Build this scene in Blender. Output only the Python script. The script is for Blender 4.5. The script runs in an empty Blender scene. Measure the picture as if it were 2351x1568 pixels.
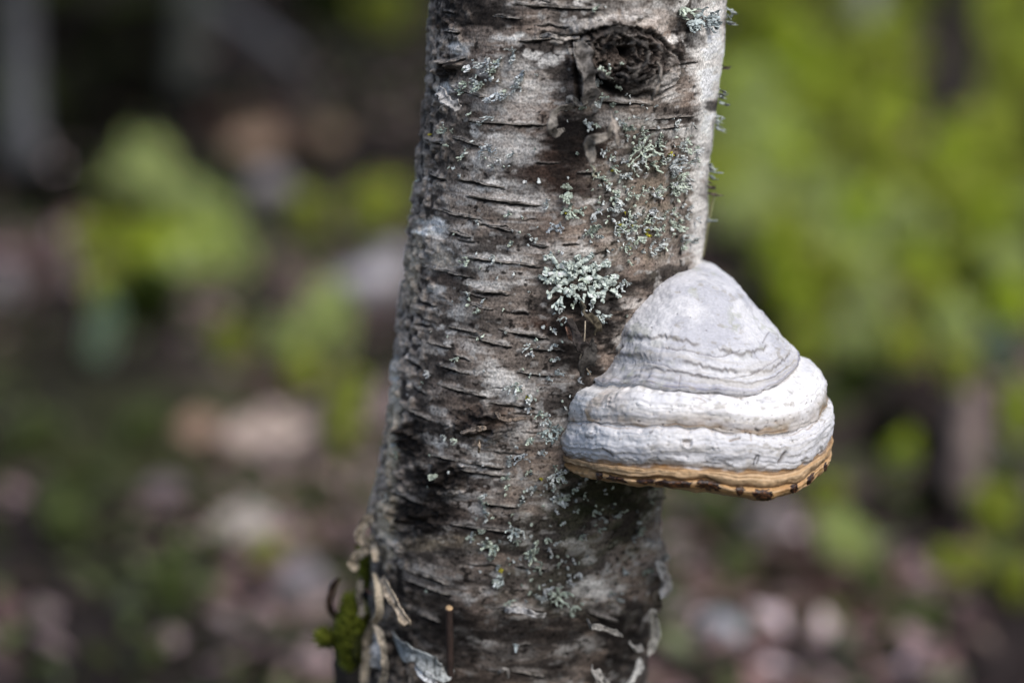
import bpy, math, random
import numpy as np
from mathutils import Vector, Matrix
random.seed(7)
RNG = np.random.default_rng(7)
SC = bpy.context.scene
COL = SC.collection

# ---------------------------------------------------------------- camera
PITCH = math.radians(12.0)
LENS = 85.0
PW, PH = 2351.0, 1568.0              # photo coordinates used for all measurements
FPX = LENS / 36.0 * PW
CXP, CYP = PW / 2, PH / 2
TGT = np.array([0.0, 0.0, 0.60]); DIST = 1.35
FWD = np.array([0.0, math.cos(PITCH), -math.sin(PITCH)])
RGT = np.array([1.0, 0.0, 0.0])
UPV = np.array([0.0, math.sin(PITCH), math.cos(PITCH)])
CAM = TGT - FWD * DIST
cd = bpy.data.cameras.new('camera'); cam = bpy.data.objects.new('camera', cd); COL.objects.link(cam)
cam.location = CAM; cam.rotation_euler = (math.pi / 2 - PITCH, 0, 0)
cd.lens = LENS; cd.sensor_width = 36.0; cd.clip_start = 0.05; cd.clip_end = 600
cd.dof.use_dof = True; cd.dof.focus_distance = 1.260; cd.dof.aperture_fstop = 2.4; cd.dof.aperture_blades = 0
SC.camera = cam

# ---------------------------------------------------------------- sky and sun (bright overcast)
SUN_EL, SUN_AZ = 50.0, 36.0          # azimuth measured from the viewing direction's back towards +x
w = bpy.data.worlds.new('World'); SC.world = w; w.use_nodes = True
nt = w.node_tree; bg = nt.nodes['Background']
sky = nt.nodes.new('ShaderNodeTexSky'); sky.sky_type = 'NISHITA'; sky.sun_disc = False
sky.sun_elevation = math.radians(SUN_EL)
sa = math.radians(SUN_AZ)
sdir = np.array([math.sin(sa) * math.cos(math.radians(SUN_EL)), -math.cos(sa) * math.cos(math.radians(SUN_EL)), math.sin(math.radians(SUN_EL))])
sky.sun_rotation = math.atan2(sdir[0], sdir[1])
sky.air_density = 1.0; sky.dust_density = 2.6; sky.ozone_density = 0.6
nt.links.new(sky.outputs[0], bg.inputs[0]); bg.inputs[1].default_value = 0.125
sl = bpy.data.lights.new('sun', 'SUN'); so = bpy.data.objects.new('sun', sl); COL.objects.link(so)
sl.energy = 1.5; sl.angle = math.radians(35); sl.color = (1.0, 0.985, 0.965)
so.rotation_euler = Vector(-sdir).to_track_quat('-Z', 'Y').to_euler(); so.location = (3, -3, 6)
SC.view_settings.view_transform = 'Standard'; SC.view_settings.look = 'None'
SC.view_settings.exposure = 0.48; SC.view_settings.gamma = 1.0; SC.view_settings.use_curve_mapping = False
SC.render.engine = 'CYCLES'
try:
    SC.cycles.use_denoising = True; SC.cycles.max_bounces = 8; SC.cycles.transparent_max_bounces = 8
    SC.cycles.sample_clamp_indirect = 6
except Exception: pass

# ---------------------------------------------------------------- maths helpers
def ray(px, py):
    px = np.asarray(px, float); py = np.asarray(py, float)
    return FWD + RGT * ((px - CXP) / FPX)[..., None] + UPV * ((CYP - py) / FPX)[..., None]
def unproj_y(px, py, Y):
    d = ray(px, py); t = (np.asarray(Y, float) - CAM[1]) / d[..., 1]
    return CAM + d * t[..., None]
def project(P):
    r = P - CAM; dep = r @ FWD
    return CXP + FPX * (r @ RGT) / dep, CYP - FPX * (r @ UPV) / dep, dep
def sstep(a, b, x):
    t = np.clip((x - a) / (b - a), 0, 1); return t * t * (3 - 2 * t)
def _h(ix, iy, iz, seed):
    n = (ix.astype(np.int64) * 374761393 + iy.astype(np.int64) * 668265263 + iz.astype(np.int64) * 1440662683 + seed * 1274126177) & 0xFFFFFFFF
    n = ((n ^ (n >> 13)) * 1274126177) & 0xFFFFFFFF
    n = ((n ^ (n >> 15)) * 2246822519) & 0xFFFFFFFF
    return ((n ^ (n >> 16)) & 0xFFFFFF) / float(0xFFFFFF)
def vnoise(x, y, z=None, seed=0):
    x = np.asarray(x, float); y = np.asarray(y, float)
    z = np.zeros_like(x) if z is None else np.asarray(z, float)
    x, y, z = np.broadcast_arrays(x, y, z)
    xi, yi, zi = np.floor(x), np.floor(y), np.floor(z)
    fx, fy, fz = x - xi, y - yi, z - zi
    fx = fx * fx * (3 - 2 * fx); fy = fy * fy * (3 - 2 * fy); fz = fz * fz * (3 - 2 * fz)
    flat = not np.any(fz)
    def plane(dz):
        a = _h(xi, yi, zi + dz, seed); b = _h(xi + 1, yi, zi + dz, seed)
        c = _h(xi, yi + 1, zi + dz, seed); d = _h(xi + 1, yi + 1, zi + dz, seed)
        return (a + (b - a) * fx) * (1 - fy) + (c + (d - c) * fx) * fy
    p0 = plane(0)
    if flat: return p0
    return p0 + (plane(1) - p0) * fz
def fbm(x, y, z=None, oct=4, seed=0, gain=0.5):
    s = 0; a = 1.0; tot = 0
    for o in range(oct):
        f = 2.03 ** o
        s = s + a * vnoise(np.asarray(x) * f + 13.7 * o, np.asarray(y) * f + 5.1 * o, None if z is None else np.asarray(z) * f, seed + o * 17)
        tot += a; a *= gain
    return s / tot            # about 0.5 +- 0.15
def nz(v): return (v - 0.5) * 2
def norm(v): return v / np.maximum(np.linalg.norm(v, axis=-1, keepdims=True), 1e-12)

# ---------------------------------------------------------------- mesh helpers
def mesh_np(name, V, F, cols=None, smooth=True):
    """V (n,3); F list of arrays (m,k) each"""
    if isinstance(F, np.ndarray): F = [F]
    me = bpy.data.meshes.new(name)
    V = np.ascontiguousarray(V, dtype=np.float32)
    me.vertices.add(len(V)); me.vertices.foreach_set('co', V.ravel())
    loops = np.concatenate([f.ravel() for f in F]).astype(np.int32)
    starts = []; base = 0
    for f in F:
        starts.append(base + np.arange(len(f)) * f.shape[1]); base += f.size
    starts = np.concatenate(starts).astype(np.int32)
    me.loops.add(len(loops)); me.loops.foreach_set('vertex_index', loops)
    me.polygons.add(len(starts)); me.polygons.foreach_set('loop_start', starts)
    me.polygons.foreach_set('use_smooth', np.full(len(starts), smooth, dtype=bool))
    me.update(calc_edges=True)
    if cols is not None:
        a = me.color_attributes.new(name='Col', type='FLOAT_COLOR', domain='POINT')
        c = np.ones((len(V), 4), dtype=np.float32); c[:, :3] = cols
        a.data.foreach_set('color', c.ravel())
    me.validate()
    return me
def obj(name, me, mat=None, parent=None):
    o = bpy.data.objects.new(name, me); COL.objects.link(o)
    if mat is not None and me is not None and not me.materials: me.materials.append(mat)
    if parent is not None: o.parent = parent
    return o
def tag(o, label=None, cat=None, group=None, kind=None):
    if label: o['label'] = label
    if cat: o['category'] = cat
    if group: o['group'] = group
    if kind: o['kind'] = kind
    return o
def empty(name, loc=(0, 0, 0), rz=0.0, s=1.0):
    o = bpy.data.objects.new(name, None); COL.objects.link(o)
    o.location = loc; o.rotation_euler = (0, 0, rz); o.scale = (s, s, s); o.empty_display_size = 0.05
    return o
def copy_tree(o, parent=None):
    c = o.copy(); COL.objects.link(c); c.parent = parent
    for ch in list(o.children):
        copy_tree(ch, c)
    return c
class MB:
    """collects lofted pieces into one mesh"""
    def __init__(s): s.V = []; s.Q = []; s.T = []; s.C = []; s.n = 0
    def add(s, V, Q=None, T=None, C=None):
        V = np.asarray(V, float); s.V.append(V)
        if Q is not None and len(Q): s.Q.append(np.asarray(Q) + s.n)
        if T is not None and len(T): s.T.append(np.asarray(T) + s.n)
        s.C.append(np.broadcast_to(np.asarray(C if C is not None else (1, 1, 1), float), V.shape).copy()); s.n += len(V)
    def loft(s, S, C=None, caps=True):
        """S (n,k,3) rings, closed around"""
        n, k, _ = S.shape
        i = np.arange(n - 1)[:, None] * k; j = np.arange(k)[None, :]; j2 = (np.arange(k)[None, :] + 1) % k
        Q = np.stack([i + j, i + j2, i + k + j2, i + k + j], -1).reshape(-1, 4)
        T = None
        V = S.reshape(-1, 3)
        if C is not None:
            C = np.asarray(C, float)
            C = np.broadcast_to(C if C.ndim == 3 else (C[:, None, :] if C.ndim == 2 else C), S.shape).reshape(-1, 3)
        if caps:
            V = np.vstack([V, S[0].mean(0), S[-1].mean(0)])
            a = n * k; jj = np.arange(k); jn = (jj + 1) % k
            T = np.vstack([np.stack([np.full(k, a), jn, jj], -1), np.stack([np.full(k, a + 1), (n - 1) * k + jj, (n - 1) * k + jn], -1)])
            if C is not None: C = np.vstack([C, C[:1], C[-1:]])
        s.add(V, Q, T, C)
    def mesh(s, name, smooth=True):
        F = []
        if s.Q: F.append(np.vstack(s.Q))
        if s.T: F.append(np.vstack(s.T))
        return mesh_np(name, np.vstack(s.V), F, np.vstack(s.C), smooth)
    def build(s, name, mat, parent=None, smooth=True): return obj(name, s.mesh(name, smooth), mat, parent)
def tube_sections(P, R, k=8, squash=1.0):
    P = np.asarray(P, float); R = np.broadcast_to(np.asarray(R, float), (len(P),))
    T = norm(np.gradient(P, axis=0)); a = np.array([0.31, 0.77, 0.55])
    N = norm(np.cross(T, a)); B = np.cross(T, N)
    ang = np.arange(k) / k * 2 * np.pi
    return P[:, None, :] + R[:, None, None] * (N[:, None, :] * np.cos(ang)[None, :, None] + squash * B[:, None, :] * np.sin(ang)[None, :, None])
def spline(P, n):
    P = np.asarray(P, float); m = len(P)
    u = np.linspace(0, m - 1, n); i = np.clip(np.floor(u).astype(int), 0, m - 2); t = (u - i)[:, None]
    g = lambda k: P[np.clip(k, 0, m - 1)]
    p0, p1, p2, p3 = g(i - 1), g(i), g(i + 1), g(i + 2)
    return 0.5 * ((2 * p1) + (-p0 + p2) * t + (2 * p0 - 5 * p1 + 4 * p2 - p3) * t ** 2 + (-p0 + 3 * p1 - 3 * p2 + p3) * t ** 3)

# ---------------------------------------------------------------- materials
def mat_col(name, rough=0.85, fine=400.0, contrast=0.35, bump=0.25, bump_dist=0.0006, spec=0.25, transl=0.0, rand=0.0, tint=None):
    """vertex albedo x fine procedural noise, fine bump"""
    m = bpy.data.materials.new(name); m.use_nodes = True; n = m.node_tree; L = n.links
    b = n.nodes['Principled BSDF']; out = n.nodes['Material Output']
    at = n.nodes.new('ShaderNodeAttribute'); at.attribute_name = 'Col'
    tc = n.nodes.new('ShaderNodeTexCoord')
    no = n.nodes.new('ShaderNodeTexNoise'); no.inputs['Scale'].default_value = fine; no.inputs['Detail'].default_value = 5
    L.new(tc.outputs['Object'], no.inputs['Vector'])
    mr = n.nodes.new('ShaderNodeMapRange'); mr.inputs['From Min'].default_value = 0.3; mr.inputs['From Max'].default_value = 0.7
    mr.inputs['To Min'].default_value = 1 - contrast; mr.inputs['To Max'].default_value = 1 + contrast
    L.new(no.outputs['Fac'], mr.inputs['Value'])
    mx = n.nodes.new('ShaderNodeVectorMath'); mx.operation = 'SCALE'
    L.new(at.outputs['Color'], mx.inputs[0]); L.new(mr.outputs[0], mx.inputs['Scale'])
    colsock = mx.outputs[0]
    if tint is not None:
        tm = n.nodes.new('ShaderNodeVectorMath'); tm.operation = 'MULTIPLY'; tm.inputs[1].default_value = tint
        L.new(colsock, tm.inputs[0]); colsock = tm.outputs[0]
    if rand > 0:
        oi = n.nodes.new('ShaderNodeObjectInfo'); r2 = n.nodes.new('ShaderNodeMapRange')
        r2.inputs['To Min'].default_value = 1 - rand; r2.inputs['To Max'].default_value = 1 + rand
        L.new(oi.outputs['Random'], r2.inputs['Value'])
        m2 = n.nodes.new('ShaderNodeVectorMath'); m2.operation = 'SCALE'
        L.new(colsock, m2.inputs[0]); L.new(r2.outputs[0], m2.inputs['Scale']); colsock = m2.outputs[0]
    L.new(colsock, b.inputs['Base Color'])
    b.inputs['Roughness'].default_value = rough; b.inputs['Specular IOR Level'].default_value = spec
    if bump > 0:
        bp = n.nodes.new('ShaderNodeBump'); bp.inputs['Strength'].default_value = bump; bp.inputs['Distance'].default_value = bump_dist
        L.new(no.outputs['Fac'], bp.inputs['Height']); L.new(bp.outputs[0], b.inputs['Normal'])
    if transl > 0:
        tr = n.nodes.new('ShaderNodeBsdfTranslucent'); L.new(colsock, tr.inputs['Color'])
        ms = n.nodes.new('ShaderNodeMixShader'); ms.inputs[0].default_value = transl
        L.new(b.outputs[0], ms.inputs[1]); L.new(tr.outputs[0], ms.inputs[2]); L.new(ms.outputs[0], out.inputs['Surface'])
    return m
M_BARK = mat_col('birch_bark', 0.85, 800, 0.5, 0.35, 0.0006, 0.12)
M_CURL = mat_col('bark_paper', 0.85, 600, 0.5, 0.5, 0.0008, 0.06, transl=0.06)
M_FUNG = mat_col('fungus_crust', 0.72, 650, 0.10, 0.3, 0.0005, 0.3)
M_TAN = mat_col('fungus_margin', 0.55, 500, 0.16, 0.25, 0.0004, 0.4)
M_RESIN = mat_col('fungus_resin', 0.4, 800, 0.5, 0.5, 0.0008, 0.5)
M_LICH = mat_col('lichen', 0.85, 900, 0.18, 0.3, 0.0004, 0.15)
M_MOSS = mat_col('moss', 0.9, 300, 0.4, 0.2, 0.0006, 0.1, transl=0.15)
M_WOOD = mat_col('twig_wood', 0.7, 300, 0.3, 0.4, 0.0006, 0.3)
M_LEAF = mat_col('leaf', 0.75, 60, 0.25, 0.0, 0, 0.06, transl=0.45, rand=0.15)
M_LITTER = mat_col('dead_leaf', 0.85, 80, 0.3, 0.3, 0.002, 0.06, transl=0.1)
M_FARBARK = mat_col('far_bark', 0.95, 25, 0.5, 0.4, 0.01, 0.05)
M_STONE = mat_col('stone', 0.85, 40, 0.35, 0.5, 0.005, 0.2)

# ================================================================ GROUND
def ground_h(x, y):
    x = np.asarray(x, float); y = np.asarray(y, float)
    return 0.05 * nz(fbm(x / 0.9, y / 0.9, seed=3, oct=3)) + 0.012 * nz(fbm(x / 0.14, y / 0.14, seed=5, oct=3)) - 0.0
def at_ground(px, py):
    d = ray(np.array(px), np.array(py)); z = 0.0
    for _ in range(6):
        t = (z - CAM[2]) / d[2]; p = CAM + d * t; z = float(ground_h(p[0], p[1]))
    return p
gx = np.unique(np.concatenate([-np.geomspace(7, 250, 26), np.arange(-7, 7.01, 0.06), np.geomspace(7, 250, 26)]))
gy = np.unique(np.concatenate([-np.geomspace(3, 250, 24), np.arange(-3, 16, 0.06), np.geomspace(16, 350, 30)]))
GX, GY = np.meshgrid(gx, gy); GZ = ground_h(GX, GY)
nr, nc = GX.shape
ii = np.arange(nr - 1)[:, None] * nc + np.arange(nc - 1)[None, :]
GQ = np.stack([ii, ii + 1, ii + nc + 1, ii + nc], -1).reshape(-1, 4)
n1 = fbm(GX / 0.55, GY / 0.75, seed=11, oct=4); n2 = fbm(GX / 0.22, GY / 0.3, seed=21, oct=4); n3 = fbm(GX / 1.6, GY / 2.0, seed=31, oct=3)
gc = np.empty(GX.shape + (3,)); gc[:] = (0.034, 0.027, 0.025)
def mixc(c, col, m): c[:] = c * (1 - m[..., None]) + np.array(col) * m[..., None]
mixc(gc, (0.085, 0.06, 0.057), sstep(0.54, 0.68, n2))
mixc(gc, (0.05, 0.06, 0.02), .7 * sstep(0.54, 0.66, n1))
mixc(gc, (0.026, 0.022, 0.021), sstep(0.52, 0.68, n3)); mixc(gc, (0.022, 0.018, 0.017), .8 * sstep(.42, .56, fbm(GX / .4, GY / .5, seed=91, oct=3))); mixc(gc, (0.014, 0.012, 0.011), .9 * sstep(4.0, 5.4, GY + .9 * nz(n1)) * sstep(.3, -.5, GX + .5 * nz(n3)))  # last mix paints forest shade into the far left ground
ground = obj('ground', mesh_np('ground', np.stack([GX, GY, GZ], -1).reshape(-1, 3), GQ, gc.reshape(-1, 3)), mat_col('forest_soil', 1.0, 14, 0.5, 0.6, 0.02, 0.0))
tag(ground, 'forest floor of dark soil and moss', kind='structure')

# ================================================================ MAIN BIRCH TRUNK
# silhouette rows measured on the photograph: y, left, right
ROWS = np.array([[-90, 1000, 1676], [0, 994, 1667], [100, 984, 1660], [200, 973, 1650], [300, 964, 1638], [400, 954, 1628], [500, 943, 1618], [600, 931, 1607],
                 [700, 919, 1593], [800, 906, 1578], [900, 895, 1562], [1000, 884, 1545], [1100, 874, 1530], [1200, 864, 1519], [1300, 856, 1514], [1400, 850, 1503],
                 [1500, 844, 1487], [1568, 838, 1478], [1660, 828, 1472]], float)
_rc = (ROWS[:, 1] + ROWS[:, 2]) / 2; _rr = (ROWS[:, 2] - ROWS[:, 1]) / 2
_yb = 0.030 * sstep(900, 1660, ROWS[:, 0])              # sweep of the base away from the viewer
AXP = unproj_y(_rc, ROWS[:, 0], _yb)
_dep = (AXP - CAM) @ FWD
_ang = np.arctan(_rr / FPX)
ARAD = _dep * np.sin(_ang) / np.cos(0) * 0.997
_o = np.argsort(AXP[:, 2]); AXP = AXP[_o]; ARAD = ARAD[_o]
zz = np.concatenate([[-0.12, 0.0, 0.12, 0.25], AXP[:, 2], [1.1, 1.6, 2.4, 3.4, 4.6, 5.8]])
b0, b1 = AXP[0], AXP[-1]
axx = np.concatenate([[b0[0] - 0.03, b0[0] - 0.026, b0[0] - 0.018, b0[0] - 0.010], AXP[:, 0], b1[0] + np.array([0.03, 0.06, 0.08, 0.12, 0.16, 0.2])])
axy = np.concatenate([[b0[1] + 0.02, b0[1] + 0.018, b0[1] + 0.012, b0[1] + 0.006], AXP[:, 1], b1[1] + np.array([0.0, 0.01, 0.03, 0.03, 0.0, -0.03])])
arr = np.concatenate([[0.135, 0.112, 0.092, 0.082], ARAD, [0.074, 0.068, 0.06, 0.048, 0.03, 0.012]])
def _sm(xq, xs, ys):      # smooth interpolation
    h = 0.012; return sum(np.interp(xq + o, xs, ys) * wt for o, wt in ((-2 * h, .1), (-h, .22), (0, .36), (h, .22), (2 * h, .1)))
def axis(z): return _sm(z, zz, axx), _sm(z, zz, axy), _sm(z, zz, arr)
ZB, ZT = AXP[0, 2], AXP[-1, 2]

zr = np.concatenate([np.linspace(-0.1, ZB, 50)[:-1], np.linspace(ZB, ZT, 860), np.linspace(ZT, 5.8, 90)[1:]])
tf = np.radians(97)
th = np.concatenate([np.linspace(-tf, tf, 600), np.linspace(tf, 2 * np.pi - tf, 80)[1:-1]])
TH, ZG = np.meshgrid(th, zr)
AX, AY, AR = axis(ZG)
SX, SY = AX + AR * np.sin(TH), AY - AR * np.cos(TH)
PXg, PYg, DEPg = project(np.stack([SX, SY, ZG], -1))
vis = np.cos(TH) > -0.06
ARC = TH * 0.075
cth, sth = np.sin(TH) * 0.075, -np.cos(TH) * 0.075        # 3D noise coords so that the seam closes
def n3d(lh, lz, oct=4, seed=0, gain=0.5): return fbm(cth / lh, sth / lh, ZG / lz, oct, seed, gain)
H = np.zeros_like(TH)
print('noise')
strat = n3d(0.022, 0.0022, 4, 41)             # thin horizontal paper layers
broad = n3d(0.05, 0.035, 3, 43)
patch = n3d(0.030, 0.011, 4, 47)
patch2 = n3d(0.012, 0.006, 4, 53)
speck = n3d(0.0028, 0.0021, 3, 59)
speck2 = n3d(0.0050, 0.0036, 2, 61)
grain = n3d(0.0012, 0.0009, 2, 63)
H += 0.0030 * nz(broad) + 0.00018 * nz(strat) + 0.00035 * nz(patch2) + 0.00030 * nz(grain)
ledge = n3d(0.016, 0.0045, 3, 67)
H += 0.00022 * (sstep(0.45, 0.62, ledge))
# warty bumps towards the left flank and low down
wart_m = np.clip(sstep(np.radians(-38), np.radians(-62), TH) + 0.7 * sstep(1080, 1400, PYg) * sstep(1050, 900, PXg), 0, 1)
H += wart_m * 0.0019 * (sstep(0.48, 0.74, speck2) - 0.3 * sstep(0.5, 0.25, speck2))
# long wavy bulges on the left outline near the old scars
H += 0.004 * np.exp(-((PYg - 1180) / 60) ** 2) * sstep(np.radians(-50), np.radians(-80), TH) * vis

C = np.empty(TH.shape + (3,)); C[:] = (0.245, 0.215, 0.192)
DARK = (0.030, 0.026, 0.024); WHITE = (0.66, 0.64, 0.61); BROWN = (0.085, 0.056, 0.044); PINK = (0.28, 0.225, 0.19); CREAM = (0.50, 0.43, 0.33)
mixc(C, (0.44, 0.415, 0.39), 0.8 * sstep(0.46, 0.62, strat) * sstep(0.42, 0.58, patch))
mixc(C, PINK, 0.5 * sstep(0.5, 0.65, n3d(0.02, 0.02, 3, 71)))
mixc(C, (0.085, 0.076, 0.070), 0.85 * sstep(0.49, 0.62, n3d(0.026, 0.012, 4, 73)))
mixc(C, (0.12, 0.105, 0.095), 0.6 * sstep(0.55, 0.68, strat) * sstep(0.56, 0.45, patch))
mixc(C, WHITE, 0.7 * sstep(0.60, 0.70, patch2) * sstep(0.4, 0.6, patch))
mixc(C, DARK, 0.85 * sstep(0.62, 0.72, speck))
mixc(C, (0.40, 0.39, 0.375), 0.55 * sstep(0.63, 0.70, speck2))
# flank: coarser dark/light mottling
mixc(C, (0.30, 0.265, 0.235), 0.6 * wart_m); mixc(C, (0.05, 0.043, 0.040), 0.85 * wart_m * sstep(0.47, 0.38, speck2))
mixc(C, (0.34, 0.30, 0.26), 0.8 * wart_m * sstep(0.58, 0.72, speck2))

def stamp(x, y, rx, ry, rough=0.5, soft=0.35, seed=0, slope=0.0):
    """irregular blob mask placed on the bark by its photo position"""
    M = np.zeros_like(TH)
    box = vis & (np.abs(PXg - x) < rx * 1.9) & (np.abs(PYg - y) < ry * 1.9 + abs(slope) * rx * 1.9)
    if not box.any(): return M
    dx = (PXg[box] - x) / rx; dy = (PYg[box] - y - slope * (PXg[box] - x)) / ry
    d = np.sqrt(dx * dx + dy * dy) + rough * nz(fbm(PXg[box] / 26.0, PYg[box] / 13.0, oct=4, seed=seed + 200)) * 1.4
    M[box] = sstep(1 + soft, 1 - soft, d)
    return M
WHITES = [(1181, 89, 26, 13, .9), (1056, 117, 24, 14, .7), (1030, 206, 22, 18, .85), (1626, 140, 36, 100, .8), (1630, 120, 34, 120, .7), (1636, 40, 26, 60, .7), (1622, 292, 18, 110, .8), (1622, 300, 14, 120, .6), (1603, 440, 14, 110, .8),
          (1170, 335, 62, 34, .55), (1150, 365, 60, 20, .5), (1156, 428, 66, 16, .5), (1190, 452, 60, 12, .5), (999, 525, 32, 18, 1.0), (1003, 669, 22, 14, .6), (1115, 655, 40, 12, .7), (1160, 876, 52, 24, .65),
          (1180, 905, 55, 16, .6), (1369, 1361, 44, 30, .85), (1181, 1393, 46, 9, .8), (1600, 570, 18, 40, .8), (1370, 60, 90, 16, .45), (1480, 40, 90, 30, .35), (1155, 215, 60, 14, .5), (1175, 250, 80, 18, .35),
          (1120, 600, 80, 14, .4), (1010, 590, 40, 30, .35), (1500, 190, 38, 34, .55), (1530, 170, 20, 50, .4), (1060, 720, 30, 20, .35), (905, 880, 10, 60, .6), (1100, 1066, 50, 8, .8), (1105, 1088, 48, 7, .7),
          (900, 1235, 20, 26, .5), (1240, 470, 50, 12, .4), (1420, 275, 70, 12, .35), (1560, 300, 60, 14, .4), (1250, 560, 40, 12, .3), (1160, 150, 70, 24, .3), (1220, 200, 60, 26, .35)]
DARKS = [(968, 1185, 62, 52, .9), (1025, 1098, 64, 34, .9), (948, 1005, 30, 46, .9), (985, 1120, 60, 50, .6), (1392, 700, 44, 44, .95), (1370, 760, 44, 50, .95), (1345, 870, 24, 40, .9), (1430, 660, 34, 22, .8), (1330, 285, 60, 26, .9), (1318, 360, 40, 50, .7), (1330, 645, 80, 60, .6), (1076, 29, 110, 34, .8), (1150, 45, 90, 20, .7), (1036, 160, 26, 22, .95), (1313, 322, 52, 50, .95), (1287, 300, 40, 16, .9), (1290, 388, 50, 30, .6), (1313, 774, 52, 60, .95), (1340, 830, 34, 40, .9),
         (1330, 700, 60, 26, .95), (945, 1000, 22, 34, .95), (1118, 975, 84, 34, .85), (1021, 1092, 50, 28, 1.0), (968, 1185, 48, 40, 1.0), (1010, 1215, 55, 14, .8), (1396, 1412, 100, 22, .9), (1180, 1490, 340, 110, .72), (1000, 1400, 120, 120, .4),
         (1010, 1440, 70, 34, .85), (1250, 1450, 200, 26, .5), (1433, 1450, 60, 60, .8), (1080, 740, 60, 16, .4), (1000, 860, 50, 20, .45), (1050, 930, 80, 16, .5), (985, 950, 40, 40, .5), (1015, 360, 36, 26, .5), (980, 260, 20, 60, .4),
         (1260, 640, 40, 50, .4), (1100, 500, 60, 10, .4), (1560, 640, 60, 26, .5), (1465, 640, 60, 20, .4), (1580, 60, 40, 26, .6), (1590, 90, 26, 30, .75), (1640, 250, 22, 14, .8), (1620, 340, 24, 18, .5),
         (1030, 1000, 90, 14, .6), (1150, 1020, 60, 18, .4), (930, 1330, 34, 60, .45), (1300, 1240, 200, 40, .25), (1290, 960, 30, 40, .5), (1225, 815, 60, 40, .3), (1060, 1250, 70, 20, .35), (1440, 1190, 70, 50, .45), (1350, 1150, 80, 26, .4)]  # dark marks under the bracket hold part of its shadow
BROWNS = [(1300, 345, 80, 56, .8), (1250, 395, 60, 30, .55), (1300, 400, 60, 70, .5), (1105, 965, 70, 30, .5), (1255, 745, 50, 22, .7), (1290, 765, 40, 30, .5), (1060, 60, 70, 20, .3), (1120, 140, 40, 30, .4), (1400, 150, 60, 50, .4), (1490, 160, 30, 40, .4),
          (1240, 530, 30, 60, .3), (1100, 1180, 60, 60, .2), (1010, 640, 40, 30, .25)]
CREAMS = [(893, 1215, 18, 70, .7), (905, 1180, 16, 40, .6), (905, 960, 12, 90, .6), (900, 1060, 10, 70, .6), (960, 560, 12, 40, .4), (945, 640, 12, 60, .4), (1010, 600, 30, 18, .3), (975, 1250, 60, 14, .3), (1035, 1240, 70, 16, .3)]
for i, (x, y, rx, ry, a) in enumerate(BROWNS): mixc(C, BROWN, a * stamp(x, y, rx, ry, .6, .6, 400 + i))
for i, (x, y, rx, ry, a) in enumerate(WHITES): mixc(C, WHITE, a * stamp(x, y, rx, ry, .75, .5, i) * (0.7 + 0.3 * sstep(0.35, 0.55, strat)))
for i, (x, y, rx, ry, a) in enumerate(CREAMS): mixc(C, CREAM, a * stamp(x, y, rx, ry, .7, .6, 500 + i))
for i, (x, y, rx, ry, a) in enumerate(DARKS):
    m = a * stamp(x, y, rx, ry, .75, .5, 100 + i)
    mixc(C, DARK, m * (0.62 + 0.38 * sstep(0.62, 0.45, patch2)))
    if ry < 45 and a > .9: H += 0.0025 * m * nz(speck2)
# greenish algae near the foot and below the bracket, there mixed with painted shade
alg = np.clip(stamp(1400, 1150, 130, 90, .5, .6, 901) + stamp(1300, 1300, 160, 120, .5, .6, 902) * .5 + .5 * stamp(1480, 480, 110, 150, .5, .6, 903), 0, 1)
mixc(C, (0.085, 0.092, 0.055), 0.45 * alg * sstep(0.4, 0.6, patch2))
mixc(C, (0.03, 0.036, 0.018), 0.6 * stamp(1390, 1125, 110, 46, .6, .5, 905))  # dark green stain with part of the bracket's shadow painted in

# lenticels: dark slits with a raised upper lip (photo coords of the two ends, thickness)
LENT = [(1174, 13, 1378, 24, 6), (1017, 73, 1061, 76, 6), (1192, 99, 1305, 86, 6), (1012, 150, 1070, 138, 6), (1036, 199, 1134, 233, 5), (1003, 224, 1061, 240, 6), (1076, 281, 1258, 290, 5),
        (1039, 317, 1112, 339, 5), (1054, 412, 1163, 434, 6), (1076, 452, 1247, 476, 6), (999, 481, 1105, 507, 5), (981, 321, 1032, 335, 6), (1324, 397, 1371, 397, 4), (1360, 233, 1491, 241, 5),
        (1032, 530, 1083, 548, 8), (1076, 592, 1243, 614, 5), (966, 610, 1076, 639, 5), (1083, 669, 1167, 676, 6), (1174, 720, 1214, 723, 6), (1025, 751, 1098, 769, 6), (1068, 774, 1174, 800, 6),
        (1145, 758, 1258, 778, 6), (977, 785, 1032, 802, 6), (1003, 840, 1076, 862, 7), (926, 825, 966, 851, 6), (1185, 855, 1269, 864, 6), (999, 884, 1120, 915, 6), (1120, 924, 1229, 937, 5),
        (937, 942, 992, 968, 6), (1056, 1060, 1158, 1076, 6), (1056, 1080, 1158, 1094, 6), (900, 1127, 966, 1158, 7), (1103, 1154, 1193, 1166, 6), (1033, 1205, 1197, 1228, 7), (869, 1228, 931, 1271, 8),
        (939, 1307, 1037, 1346, 8), (923, 1326, 1033, 1369, 8), (1181, 1299, 1259, 1310, 5), (1154, 1393, 1251, 1404, 8), (1170, 1537, 1255, 1553, 6), (1349, 1408, 1415, 1428, 8), (986, 1045, 1064, 1060, 6),
        (955, 1410, 1009, 1432, 8), (1290, 560, 1330, 562, 4), (1500, 275, 1590, 268, 4), (1470, 300, 1580, 292, 4), (960, 690, 1000, 704, 5), (950, 740, 985, 752, 5), (985, 400, 1030, 414, 5), (1130, 40, 1200, 46, 4),
        (1120, 520, 1180, 532, 4), (1220, 560, 1262, 566, 4), (1040, 820, 1080, 832, 5), (940, 890, 975, 906, 6), (1080, 700, 1130, 712, 4)]
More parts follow.
